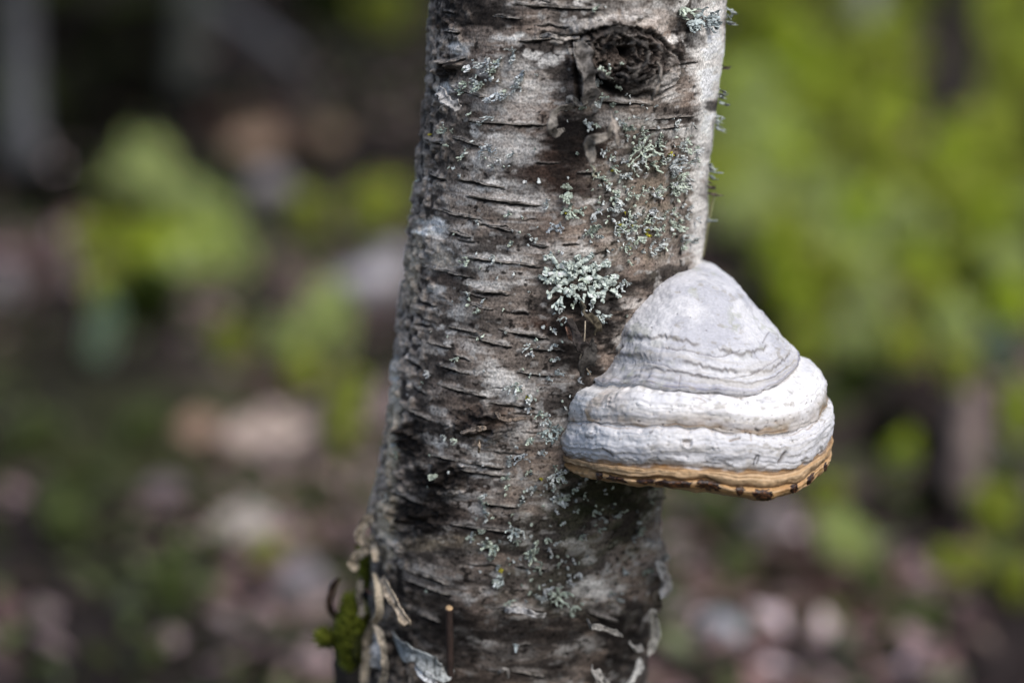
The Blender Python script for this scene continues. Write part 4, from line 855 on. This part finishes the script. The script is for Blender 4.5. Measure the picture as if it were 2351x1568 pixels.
# dry fibres hanging beside the fungus and the outline
def fibre(pts, off, rad, label, col=(0.36, 0.30, 0.22)):
    q = spline([(a, b, c) for (a, b), c in zip(pts, off)], 30); t, z = pix2surf(q[:, 0], q[:, 1]); P = surf(t, z, .002 + q[:, 2] * .001)
    px_, _, _ = project(P); P = P + np.stack([(q[:, 0] - px_) * MPX, 0 * px_, 0 * px_], -1)
    mb = MB(); mb.loft(tube_sections(P, rad, 5), col); tag(mb.build('dry_fibre', M_WOOD), label, 'fibre')
fibre([(1344, 728), (1342, 765), (1336, 795), (1332, 812), (1345, 830), (1356, 848)], [10, 14, 14, 12, 12, 10], .0004, 'thin pale fibre hanging in the dark notch beside the fungus')
fibre([(1640, 450), (1632, 480), (1624, 520), (1618, 560), (1612, 590)], [3, 6, 6, 5, 2], .00045, 'thin dry fibre hanging along the trunk edge above the fungus', (0.30, 0.28, 0.16))

# ================================================================ CROWN OF THE BIRCH AND THE WOOD AROUND
def leaf_cloud(mb, centres, rad, n, size, cols, r, flat=0.5, aspect=0.55):
    """n folded leaf blades round the given centres"""
    centres = np.asarray(centres, float); c = centres[r.integers(len(centres), size=n)]
    d = norm(r.normal(size=(n, 3))) * (r.random((n, 1)) ** .3) * np.asarray(rad)
    P = c + d
    a = r.uniform(0, 6.28, n); tilt = r.normal(0, flat, n)
    X = np.stack([np.cos(a) * np.cos(tilt), np.sin(a) * np.cos(tilt), np.sin(tilt)], -1); roll = r.normal(0, flat, n)
    Y0 = np.stack([-np.sin(a), np.cos(a), 0 * a], -1); Z0 = np.cross(X, Y0); Y = Y0 * np.cos(roll)[:, None] + Z0 * np.sin(roll)[:, None]; Z = np.cross(X, Y)
    sz = (size * r.uniform(.6, 1.3, n))[:, None]; w_ = sz * aspect * .5
    V = np.stack([P, P + X * sz * .45 + Y * w_ + Z * sz * .08, P + X * sz - Z * sz * .06, P + X * sz * .45 - Y * w_ + Z * sz * .08], 1).reshape(-1, 3)
    k = np.arange(n) * 4; T = np.concatenate([np.stack([k, k + 1, k + 2], -1), np.stack([k, k + 2, k + 3], -1)])
    cols = np.asarray(cols, float); cc = cols[r.integers(len(cols), size=n)] * r.uniform(.7, 1.25, (n, 1))
    mb.add(V, None, T, np.repeat(cc, 4, 0))
def make_tree_meshes(seed, height, r0, barkcol, leafcols, lean=(0, 0), nleaf=1500, crown_z=0.5, leafsize=.07):
    r = np.random.default_rng(seed); n = 40; f = np.linspace(0, 1, n)
    P = np.stack([lean[0] * f * height + .04 * np.sin(f * 7 + seed), lean[1] * f * height + .04 * np.cos(f * 5 + seed), f * height - .1], -1)
    R = r0 * (1 - .85 * f) + r0 * .5 * np.exp(-f * height / .12)
    S = tube_sections(P, R, 18); cc = np.array(barkcol) * (0.5 + fbm(S[..., 0] / .05, S[..., 1] / .05, S[..., 2] / .07, 3, seed))[..., None]
    mb = MB(); mb.loft(S, cc); tips = []
    for k in range(12):
        fz = r.uniform(crown_z, .95); b = np.array([np.interp(fz, f, P[:, i]) for i in range(3)]); a = r.uniform(0, 6.28); L_ = height * .28 * (1.1 - fz) + .3
        d = np.array([math.cos(a), math.sin(a), r.uniform(.2, .7)]); Q = np.stack([b, b + d * L_ * .5, b + d * L_ + np.array([0, 0, -.05 * L_])])
        mb.loft(tube_sections(spline(Q, 8), np.linspace(r0 * .3 * (1 - fz) + .006, .003, 8), 6), barkcol); tips += [Q[1], Q[2]]
    tips.append(P[-1]); tm = mb.mesh('trunk_mesh')
    cb = MB(); leaf_cloud(cb, tips, (.45, .45, .35), nleaf, leafsize, leafcols, r); return tm, cb.mesh('crown_mesh')
BIRCHLEAF = [(0.13, 0.20, 0.03), (0.10, 0.17, 0.02), (0.17, 0.22, 0.04)]
mbc = MB(); tips = []
for k in range(10):
    r = np.random.default_rng(300 + k); z0 = 3.0 + .28 * k; ax_, ay_, ar_ = axis(np.array(z0)); a = k * 2.4; d = np.array([math.cos(a), math.sin(a), .45]); b = np.array([float(ax_), float(ay_), z0]); L_ = 1.25 - .08 * k
    Q = np.stack([b, b + d * L_ * .5, b + d * L_]); m2 = MB(); m2.loft(tube_sections(spline(Q, 10), np.linspace(.014, .003, 10), 6), (0.2, 0.17, 0.16)); m2.build('limb', M_FARBARK, birch); tips += [Q[1], Q[2]]
leaf_cloud(mbc, tips, (.4, .4, .3), 1100, .06, BIRCHLEAF, np.random.default_rng(1)); mbc.build('crown', M_LEAF, birch)

def stand(px, py): return at_ground(px, py)
def far_tree(name, px, py, wpx, seed, barkcol, label, lean=(0, 0), height=6.0, leafcols=BIRCHLEAF):
    p = stand(px, py); d = float((p - CAM) @ FWD); tm, cm = make_tree_meshes(seed, height, wpx * d / FPX / 2, barkcol, leafcols, lean)
    o = empty(name, tuple(p)); tag(o, label, 'tree', 'young trees standing behind the birch'); obj('trunk', tm, M_FARBARK, o); obj('crown', cm, M_LEAF, o); return o
far_tree('young_birch', 92, 440, 84, 11, (0.075, 0.076, 0.08), 'grey birch stem over the darkest ground, thicker of two pale stems', (-.012, 0))
far_tree('young_birch', 440, 280, 78, 12, (0.055, 0.058, 0.052), 'dim grey birch stem beside the leaning dead branch', (.004, 0))
far_tree('young_spruce', 2178, 300, 84, 13, (0.045, 0.038, 0.035), 'dark brown stem rising out of the green shrubs', (.004, .0), 6, [(0.03, 0.05, 0.015), (0.04, 0.06, 0.02)])
far_tree('young_birch', 1955, 120, 62, 14, (0.26, 0.26, 0.26), 'pale grey stem behind the green shrubs', (.03, 0))
# leaning dead branch
p0 = CAM + ray(640., 110.) * 7.6; p1 = CAM + ray(380., -70.) * 8.4; dirn = (p0 - p1); g0 = p0 + dirn * 3.0; g0[2] = max(g0[2], .02)
mb = MB(); P = spline([p1 - dirn * 1.0, p1, p0, p0 + dirn * .12], 24); mb.loft(tube_sections(P, np.linspace(.03, .014, 24), 10), (0.12, 0.12, 0.125))
for q in range(4):
    b = P[5 + q * 4]; mb.loft(tube_sections(np.stack([b, b + np.array([.12, .05, -.1 - .05 * q]), b + np.array([.2, .1, -.3])]), [.012, .008, .004], 6), (0.08, 0.078, 0.075))
tag(mb.build('dead_branch', M_FARBARK), 'grey dead branch leaning across the dark wood', 'branch')

# ---- low shrubs
KIND = {
    'lime': [(0.52, 0.64, 0.05), (0.46, 0.60, 0.045), (0.58, 0.63, 0.08)],
    'light': [(0.52, 0.60, 0.22), (0.46, 0.54, 0.19), (0.56, 0.60, 0.28)],
    'olive': [(0.40, 0.46, 0.06), (0.33, 0.40, 0.055), (0.46, 0.47, 0.10)],
    'deep': [(0.035, 0.055, 0.010), (0.05, 0.075, 0.012), (0.03, 0.04, 0.01)],
    'teal': [(0.27, 0.365, 0.257), (0.216, 0.311, 0.203), (0.324, 0.392, 0.27)],
    'black': [(0.012, 0.014, 0.008), (0.018, 0.017, 0.012), (0.022, 0.014, 0.012)],
    'herb': [(0.15, 0.19, 0.06), (0.12, 0.155, 0.05), (0.18, 0.21, 0.09)],
    'rust': [(0.16, 0.10, 0.08), (0.12, 0.075, 0.06), (0.19, 0.14, 0.12)],
}
PROTO = {}
def shrub_proto(kind, var):
    key = (kind, var)
    if key in PROTO: return PROTO[key]
    r = np.random.default_rng(abs(hash(kind)) % 1 + 50 + var * 7 + list(KIND).index(kind) * 31); st = MB(); tips = []
    for k in range(9):
        a = r.uniform(0, 6.28); rr = r.uniform(.1, .75); tip = np.array([math.cos(a) * rr * .8, math.sin(a) * rr * .8, r.uniform(.45, .95)])
        Q = spline([np.array([math.cos(a) * .06, math.sin(a) * .06, -.12]), tip * np.array([.4, .4, .5]), tip], 8); st.loft(tube_sections(Q, np.linspace(.018, .006, 8), 5), (0.10, 0.075, 0.05)); tips += [tip, tip * np.array([.75, .75, .8]), tip * np.array([.5, .5, .5])]
    lf = MB(); leaf_cloud(lf, tips, (.36, .36, .24), 800, .27, KIND[kind], r, .7, .72); PROTO[key] = (st.mesh('shrub_stems'), lf.mesh('shrub_leaves')); return PROTO[key]
def shrub(px, py, rx, ry, kind, label, group=None, seed=0, name='low_shrub', cat='shrub'):
    """(px,py) centre of the patch in the photo, standing on the ground under it"""
    p = stand(px, py + ry * 0.9); d = float((p - CAM) @ FWD); sx = rx * d / FPX; sz = 2 * ry * d / FPX * .9
    o = empty(name, tuple(p), random.uniform(0, 6.28)); o.scale = (sx, sx, sz)
    a, b = shrub_proto(kind, seed % 3); obj('stems', a, M_WOOD, o); obj('leaves', b, M_LEAF, o); tag(o, label, cat, group)
G1 = 'low shrubs behind the birch'
MASS = [(300, 440, 105, 62, 'light'), (415, 470, 110, 55, 'light'), (545, 590, 60, 60, 'light'), (450, 615, 120, 48, 'light'), (265, 680, 80, 60, 'olive'), (655, 800, 70, 60, 'light'), (330, 560, 80, 50, 'olive'), (500, 560, 80, 50, 'light'), (760, 700, 60, 50, 'light'), (700, 860, 60, 40, 'olive'),
        (1700, 330, 90, 60, 'light'), (1850, 250, 100, 60, 'olive'), (1950, 200, 90, 60, 'olive'), (1760, 400, 100, 60, 'light'), (1900, 460, 100, 60, 'light'), (2000, 330, 100, 60, 'olive'), (2100, 430, 100, 60, 'lime'), (2250, 460, 110, 65, 'olive'), (2300, 300, 100, 65, 'olive'), (2120, 620, 90, 60, 'lime'),
        (1960, 610, 90, 60, 'light'), (1880, 540, 80, 55, 'light'), (2250, 600, 100, 60, 'olive'), (1700, 60, 80, 60, 'olive'), (2060, 150, 90, 60, 'olive'), (2300, 110, 100, 60, 'olive'), (1830, 690, 70, 45, 'lime'), (2000, 700, 80, 50, 'light'), (2150, 690, 80, 50, 'olive'), (1700, 190, 80, 60, 'lime'),
        (1780, 300, 80, 55, 'lime'), (2200, 360, 90, 55, 'lime'), (2320, 700, 80, 60, 'lime'), (1900, 380, 70, 45, 'olive'), (1860, 800, 70, 50, 'olive'), (1960, 790, 80, 50, 'light'), (2080, 800, 80, 55, 'olive'), (2200, 850, 60, 50, 'olive'), (2330, 1120, 60, 60, 'olive'), (1900, 930, 60, 45, 'olive'), (1880, 1150, 70, 50, 'light'), (2010, 1330, 80, 45, 'olive'), (1700, 1300, 70, 45, 'olive'), (1640, 1180, 70, 45, 'olive'), (2100, 1420, 90, 50, 'olive'), (400, 1350, 90, 55, 'olive'), (160, 1200, 90, 55, 'olive'), (90, 1000, 80, 50, 'olive'), (330, 980, 80, 45, 'olive')]
SPOTS = [
    (410, 585, 150, 62, 'lime', 'brightest lime green shrub on the litter facing the torn bark side'), (345, 385, 95, 60, 'light', 'pale green shrub below the grey birch stems'), (480, 500, 95, 55, 'light', 'greyish green shrub between the lime shrub and the pale stone'),
    (350, 695, 100, 60, 'deep', 'dark green shrub in front of the brightest lime shrub'), (235, 770, 50, 75, 'teal', 'upright blue-green shrub in front of the dark shrub'), (745, 760, 85, 75, 'light', 'pale green shrub close behind the birch trunk by the white stone'),
    (525, 800, 60, 55, 'olive', 'mid green shrub between blue-green shrub and pale green shrub'), (720, 500, 60, 55, 'olive', 'olive shrub behind the white stone'), (850, 480, 90, 60, 'olive', 'wide olive shrub right behind the trunk'), (900, 30, 90, 50, 'olive', 'yellow-olive shrub far behind the knot'),
    (790, 960, 55, 95, 'olive', 'tall thin olive shrub beside the trunk over brown litter'), (600, 1270, 55, 34, 'olive', 'small olive shrub behind the lower pale leaf'), (240, 560, 90, 50, 'olive', 'dull olive shrub beside the brightest lime shrub'),
    (1735, 175, 5, 5, 'olive', None),
    (1815, 105, 85, 70, 'lime', 'lime green shrub beside the pale grey stem'), (1730, 480, 110, 60, 'light', 'pale lime shrub right behind the trunk edge lichens'), (2055, 520, 75, 65, 'lime', 'brightest lime shrub above the fungus level in the green thicket'), (1790, 600, 60, 60, 'lime', 'lime shrub beside the fungus dome'),
    (2065, 1045, 55, 50, 'lime', 'lone vivid green shrub in the dark hollow beside the fungus'), (2335, 950, 40, 90, 'lime', 'vivid green shrub next to the reddish stump'), (1930, 1250, 90, 70, 'light', 'pale olive shrub on the litter below the dark hollow'), (2270, 1180, 80, 60, 'olive', 'olive shrub in front of the reddish stump'),
    (2190, 1310, 90, 50, 'olive', 'low olive shrub on bare brown litter'), (2320, 1330, 60, 60, 'olive', 'olive shrub next to the low olive shrub'), (1880, 740, 80, 50, 'olive', 'olive shrub beside the fungus shoulder'), (1960, 880, 80, 45, 'deep', 'dark green shrub by the fungus rim'),
    (2190, 760, 70, 60, 'light', 'greyish pale shrub over the reddish stump'), (2300, 820, 70, 60, 'teal', 'blue-green shrub over the vivid shrub'),
]
for k, (x, y, rx, ry, kd, lab) in enumerate(SPOTS):
    if lab: shrub(x, y, rx, ry, kd, lab, G1, k)
for k, (x, y, rx, ry, kd) in enumerate(MASS):
    nm = {'lime': 'lime green', 'light': 'pale green', 'olive': 'olive green'}[kd]
    shrub(x, y, rx, ry, kd, nm + (' leafy clump in the mass round the brightest lime shrub' if x < 1000 else ' leafy clump in the tall thicket beside the fungus'), 'leafy clumps', k) if y < 900 else shrub(x, y, rx, ry, 'olive' if kd == 'light' else 'herb', 'dull green low plant on the brown litter', 'low plants on the litter', k, 'low_plant', 'plant')
r = np.random.default_rng(77); cnt = 0
for gy_ in range(7):
    for gx_ in range(7):
        x = 1640 + gx_ * 118 + r.uniform(-45, 45) + (gy_ % 2) * 50; y = -20 + gy_ * 108 + r.uniform(-35, 35)
        if y > 520 and x < 1830: continue
        if 1820 < x < 2020 and 330 < y < 420: continue
        if abs(x - 2160) < 55 and y > 60 and y < 300: continue
        kd = str(r.choice(['olive', 'light', 'deep', 'lime'], p=[.48, .14, .05, .33]))
        shrub(x, y, r.uniform(70, 120), r.uniform(45, 75), kd, {'olive': 'olive-leaved', 'light': 'pale grey-green', 'deep': 'dark green', 'lime': 'fresh lime green'}[str(kd)] + ' shrub among the crowded thicket', 'green thicket shrubs', int(r.integers(100)))
for k in range(44):                        # dark bushes added in place of forest shade under the stems
    x = r.uniform(-20, 900) if k % 3 else r.uniform(-20, 330); y = r.uniform(-40, 250) if k % 3 else r.uniform(120, 470)
    if (x > 560 and y > 150) or (330 < x and y > 250): continue
    shrub(x, y, r.uniform(80, 130), r.uniform(35, 60), 'black' if k % 4 else 'deep', ('blackish low bush standing in for shade under the pale stems' if k % 4 else 'deep green low bush standing in for shade under the pale stems'), 'dark bushes in place of shade', k, 'dark_bush', 'bush')
for k, (x, y) in enumerate(((2060, 950), (2130, 1010), (2310, 1080), (2000, 1000), (1740, 690), (1700, 600), (1770, 770), (2130, 1150))):
    shrub(x, y, r.uniform(55, 80), r.uniform(35, 55), 'black', 'dark low heath bush in the hollow beside the fungus', 'dark hollow bushes', k, 'dark_bush', 'bush')
for k, (x, y) in enumerate(((1890, 1330), (1790, 1300), (1960, 1400), (520, 300), (640, 290), (700, 330))):
    shrub(x, y, 85, 42, 'rust', ('withered rust-brown plant on the litter below the fungus' if x > 1000 else 'withered rust-brown plant near the dim grey stem'), 'withered plants', k, 'withered_plant', 'plant')

# ---- stump, stones, large pale leaves
p = stand(2215, 1135); d = float((p - CAM) @ FWD); st = empty('stump', tuple(p)); tag(st, 'weathered reddish grey stump standing in the dark hollow', 'stump')
mb = MB(); n = 22; f = np.linspace(0, 1, n); R0 = 34 * d / FPX
ang = np.arange(28) / 28 * 2 * np.pi; S = np.stack([np.stack([(R0 * (1.25 - .4 * q + .12 * np.sin(ang * 5 + q))) * np.cos(ang), (R0 * (1.25 - .4 * q + .12 * np.sin(ang * 5 + q))) * np.sin(ang), np.full(28, -.03 + q * 255 * d / FPX) + .02 * np.sin(ang * 3) * q], -1) for q in f])
mb.loft(S, np.array((0.24, 0.185, 0.165)) * (.6 + .8 * fbm(S[..., 0] / .03, S[..., 1] / .03, S[..., 2] / .1, 3, 5))[..., None]); mb.build('wood', M_FARBARK, st)
mb = MB(); mb.loft(np.stack([S[-1] * np.array([.96, .96, 1]) + np.array([0, 0, .002]), S[-1] * np.array([.3, .3, 1]) + np.array([0, 0, .008])]), (0.30, 0.24, 0.2)); mb.build('broken_top', M_FARBARK, st)
def stone(px, py, rx, ry, col, label, name='stone', cat='stone', seed=0):
    p = stand(px, py + ry * 1.0); d = float((p - CAM) @ FWD); a = np.linspace(0, np.pi, 18); b = np.arange(26) / 26 * 2 * np.pi; A, B = np.meshgrid(a, b, indexing='ij')
    R = 1 + .6 * nz(fbm(np.sin(A) * np.cos(B) * 1.6 + seed, np.sin(A) * np.sin(B) * 1.6, np.cos(A) * 1.6, 3, 60))
    sx, sz = rx * d / FPX, ry * d / FPX
    col = np.array(col) * .62; S = np.stack([R * np.sin(A) * np.cos(B) * sx, R * np.sin(A) * np.sin(B) * sx, R * np.cos(A) * sz + sz * .75], -1) + p
    mb = MB(); mb.loft(S, np.array(col) * (.75 + .5 * fbm(S[..., 0] / .02, S[..., 1] / .02, S[..., 2] / .02, 3, seed))[..., None]); tag(mb.build(name, M_STONE), label, cat, 'pale stones on the forest floor')
stone(862, 640, 74, 50, (0.62, 0.58, 0.60), 'whitest stone lying close behind the birch trunk', seed=1)
stone(905, 590, 40, 36, (0.46, 0.43, 0.45), 'smaller pale stone leaning on the whitest stone behind the trunk', seed=9)
stone(622, 425, 48, 44, (0.38, 0.34, 0.35), 'pinkish grey stone beside withered plants', seed=2)
stone(1765, 1195, 70, 36, (0.34, 0.28, 0.28), 'pinkish stone just below the fungus rim', seed=3)
stone(1662, 1440, 46, 46, (0.42, 0.45, 0.48), 'bluish white stone on dark litter beside the trunk foot', seed=4)
stone(700, 1330, 62, 62, (0.30, 0.265, 0.275), 'mauve grey stone beside the mossy trunk foot', seed=5)
stone(10, 650, 36, 50, (0.30, 0.27, 0.28), 'mauve grey stone under the dark bushes', seed=6)
stone(372, 1120, 46, 32, (0.26, 0.20, 0.21), 'dull mauve stone among brown litter', seed=7)
def big_leaf(px, py, rx, ry, col, label, seed):
    p = stand(px, py + ry * .9); d = float((p - CAM) @ FWD); L_ = rx * 2 * d / FPX; n = 14; f = np.linspace(0, 1, n); r_ = np.random.default_rng(seed); a = r_.uniform(-.5, .5)
    nrm_ = norm(np.array([0, -.75, .66])); X = norm(np.array([math.cos(a), math.sin(a) * .5, .1])); Yv = np.cross(nrm_, X)
    P = p + np.array([0, 0, ry * d / FPX]) + X * ((f - .5) * L_)[:, None] + nrm_ * (.12 * L_ * (f - .5) ** 2)[:, None]
    mb = MB(); ribbon(mb, P, 2.3 * ry * d / FPX * np.sin(np.clip(f, .04, .97) * np.pi) ** .7, Yv, nrm_, .0012, .5, 9, col, seed, .12, .1); tag(mb.build('fallen_leaf', M_LITTER), label, 'leaf', 'large pale fallen leaves')
big_leaf(615, 1000, 105, 52, (0.50, 0.40, 0.34), 'large pale tan fallen leaf propped on brown litter', 21)
big_leaf(560, 1215, 84, 48, (0.46, 0.41, 0.36), 'large cream fallen leaf beside the small olive shrub', 22)
big_leaf(455, 985, 50, 36, (0.34, 0.23, 0.17), 'brown fallen leaf beside the large pale tan leaf', 23)
big_leaf(600, 330, 80, 40, (0.30, 0.21, 0.15), 'brown fallen leaf heap among withered plants', 24)
big_leaf(740, 320, 60, 34, (0.27, 0.20, 0.13), 'tan brown fallen leaf behind the pinkish grey stone', 25)

# ---- uncountable leaf litter and ground moss
r = np.random.default_rng(99); n = 36000
dd = 1.9 + 11.5 * r.random(n) ** 1.25; lat = r.uniform(-.52, .52, n) * (dd + .6); x = lat; y = CAM[1] + dd
z = ground_h(x, y) + .004 + .02 * r.random(n)
a = r.uniform(0, 6.28, n); tl = r.normal(0, .45, n); X = np.stack([np.cos(a) * np.cos(tl), np.sin(a) * np.cos(tl), np.sin(tl)], -1); Y0 = np.stack([-np.sin(a), np.cos(a), 0 * a], -1); Z0 = np.cross(X, Y0)
sz = (r.uniform(.025, .06, n))[:, None]; P = np.stack([x, y, z], -1); wv = sz * .33; cup = sz * r.uniform(-.1, .25, (n, 1))
V = np.stack([P - X * sz * .5, P + Y0 * wv + Z0 * cup, P + X * sz * .5 + Z0 * cup * .5, P - Y0 * wv + Z0 * cup], 1).reshape(-1, 3)
k = np.arange(n) * 4; T = np.concatenate([np.stack([k, k + 1, k + 2], -1), np.stack([k, k + 2, k + 3], -1)])
LC = np.array([(0.085, 0.052, 0.045), (0.15, 0.095, 0.088), (0.20, 0.14, 0.138), (0.055, 0.04, 0.038), (0.22, 0.165, 0.14), (0.46, 0.37, 0.37), (0.11, 0.12, 0.05), (0.13, 0.14, 0.08)])
drift = fbm(x / .20, y / .42, seed=140, oct=3); pale = fbm(x / .16, y / .30, seed=141, oct=2); grn = fbm(x / .24, y / .5, seed=142, oct=3)
pick = r.choice(8, n, p=[.24, .26, .16, .12, .10, .04, .04, .04]); cc = LC[pick] * (.55 + 1.1 * sstep(.40, .60, drift))[:, None]
pm = (r.random(n) < .75 * sstep(.61, .73, pale)); cc[pm] = np.array((0.30, 0.225, 0.215)) * r.uniform(.5, 1.15, (pm.sum(), 1))
gm = (r.random(n) < .6 * sstep(.54, .64, grn)); cc[gm] = np.array((0.12, 0.145, 0.06)) * r.uniform(.5, 1.3, (gm.sum(), 1))
bare = r.random(n) < .92 * sstep(.50, .40, drift)
darkm = sstep(6.0, 8.5, dd) * sstep(.02, -.08, lat / dd); shade_m = sstep(4.0, 5.4, y + .9 * nz(fbm(x / .55, y / .75, seed=11, oct=4))) * sstep(.3, -.5, x); keepm = (r.random(n) > .85 * shade_m) & ~bare; V = V.reshape(n, 4, 3)[keepm].reshape(-1, 3); cc = cc[keepm]; n = len(cc); k = np.arange(n) * 4; T = np.concatenate([np.stack([k, k + 1, k + 2], -1), np.stack([k, k + 2, k + 3], -1)])  # litter thinned where the ground colour is darkened as forest shade
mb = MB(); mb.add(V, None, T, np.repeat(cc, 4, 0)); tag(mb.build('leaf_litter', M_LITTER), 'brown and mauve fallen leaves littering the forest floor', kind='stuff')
n = 2600; dd = 1.9 + 7.5 * r.random(n) ** 1.2; x = r.uniform(-.30, .30, n) * (dd + .6); y = CAM[1] + dd; keep = fbm(x / .5, y / .6, seed=11, oct=3) + .25 * r.random(n) > .63; x, y, dd = x[keep], y[keep], dd[keep]; n = len(x)
mb = MB(); leaf_cloud(mb, np.stack([x, y, ground_h(x, y) + .025], -1), (.03, .03, .02), n * 2, .035, [(0.10, 0.14, 0.03), (0.14, 0.18, 0.06), (0.08, 0.10, 0.03), (0.16, 0.19, 0.11)], r, .6)
tag(mb.build('ground_herbs', M_LEAF), 'small green herbs and moss shoots spread over the litter', kind='stuff')
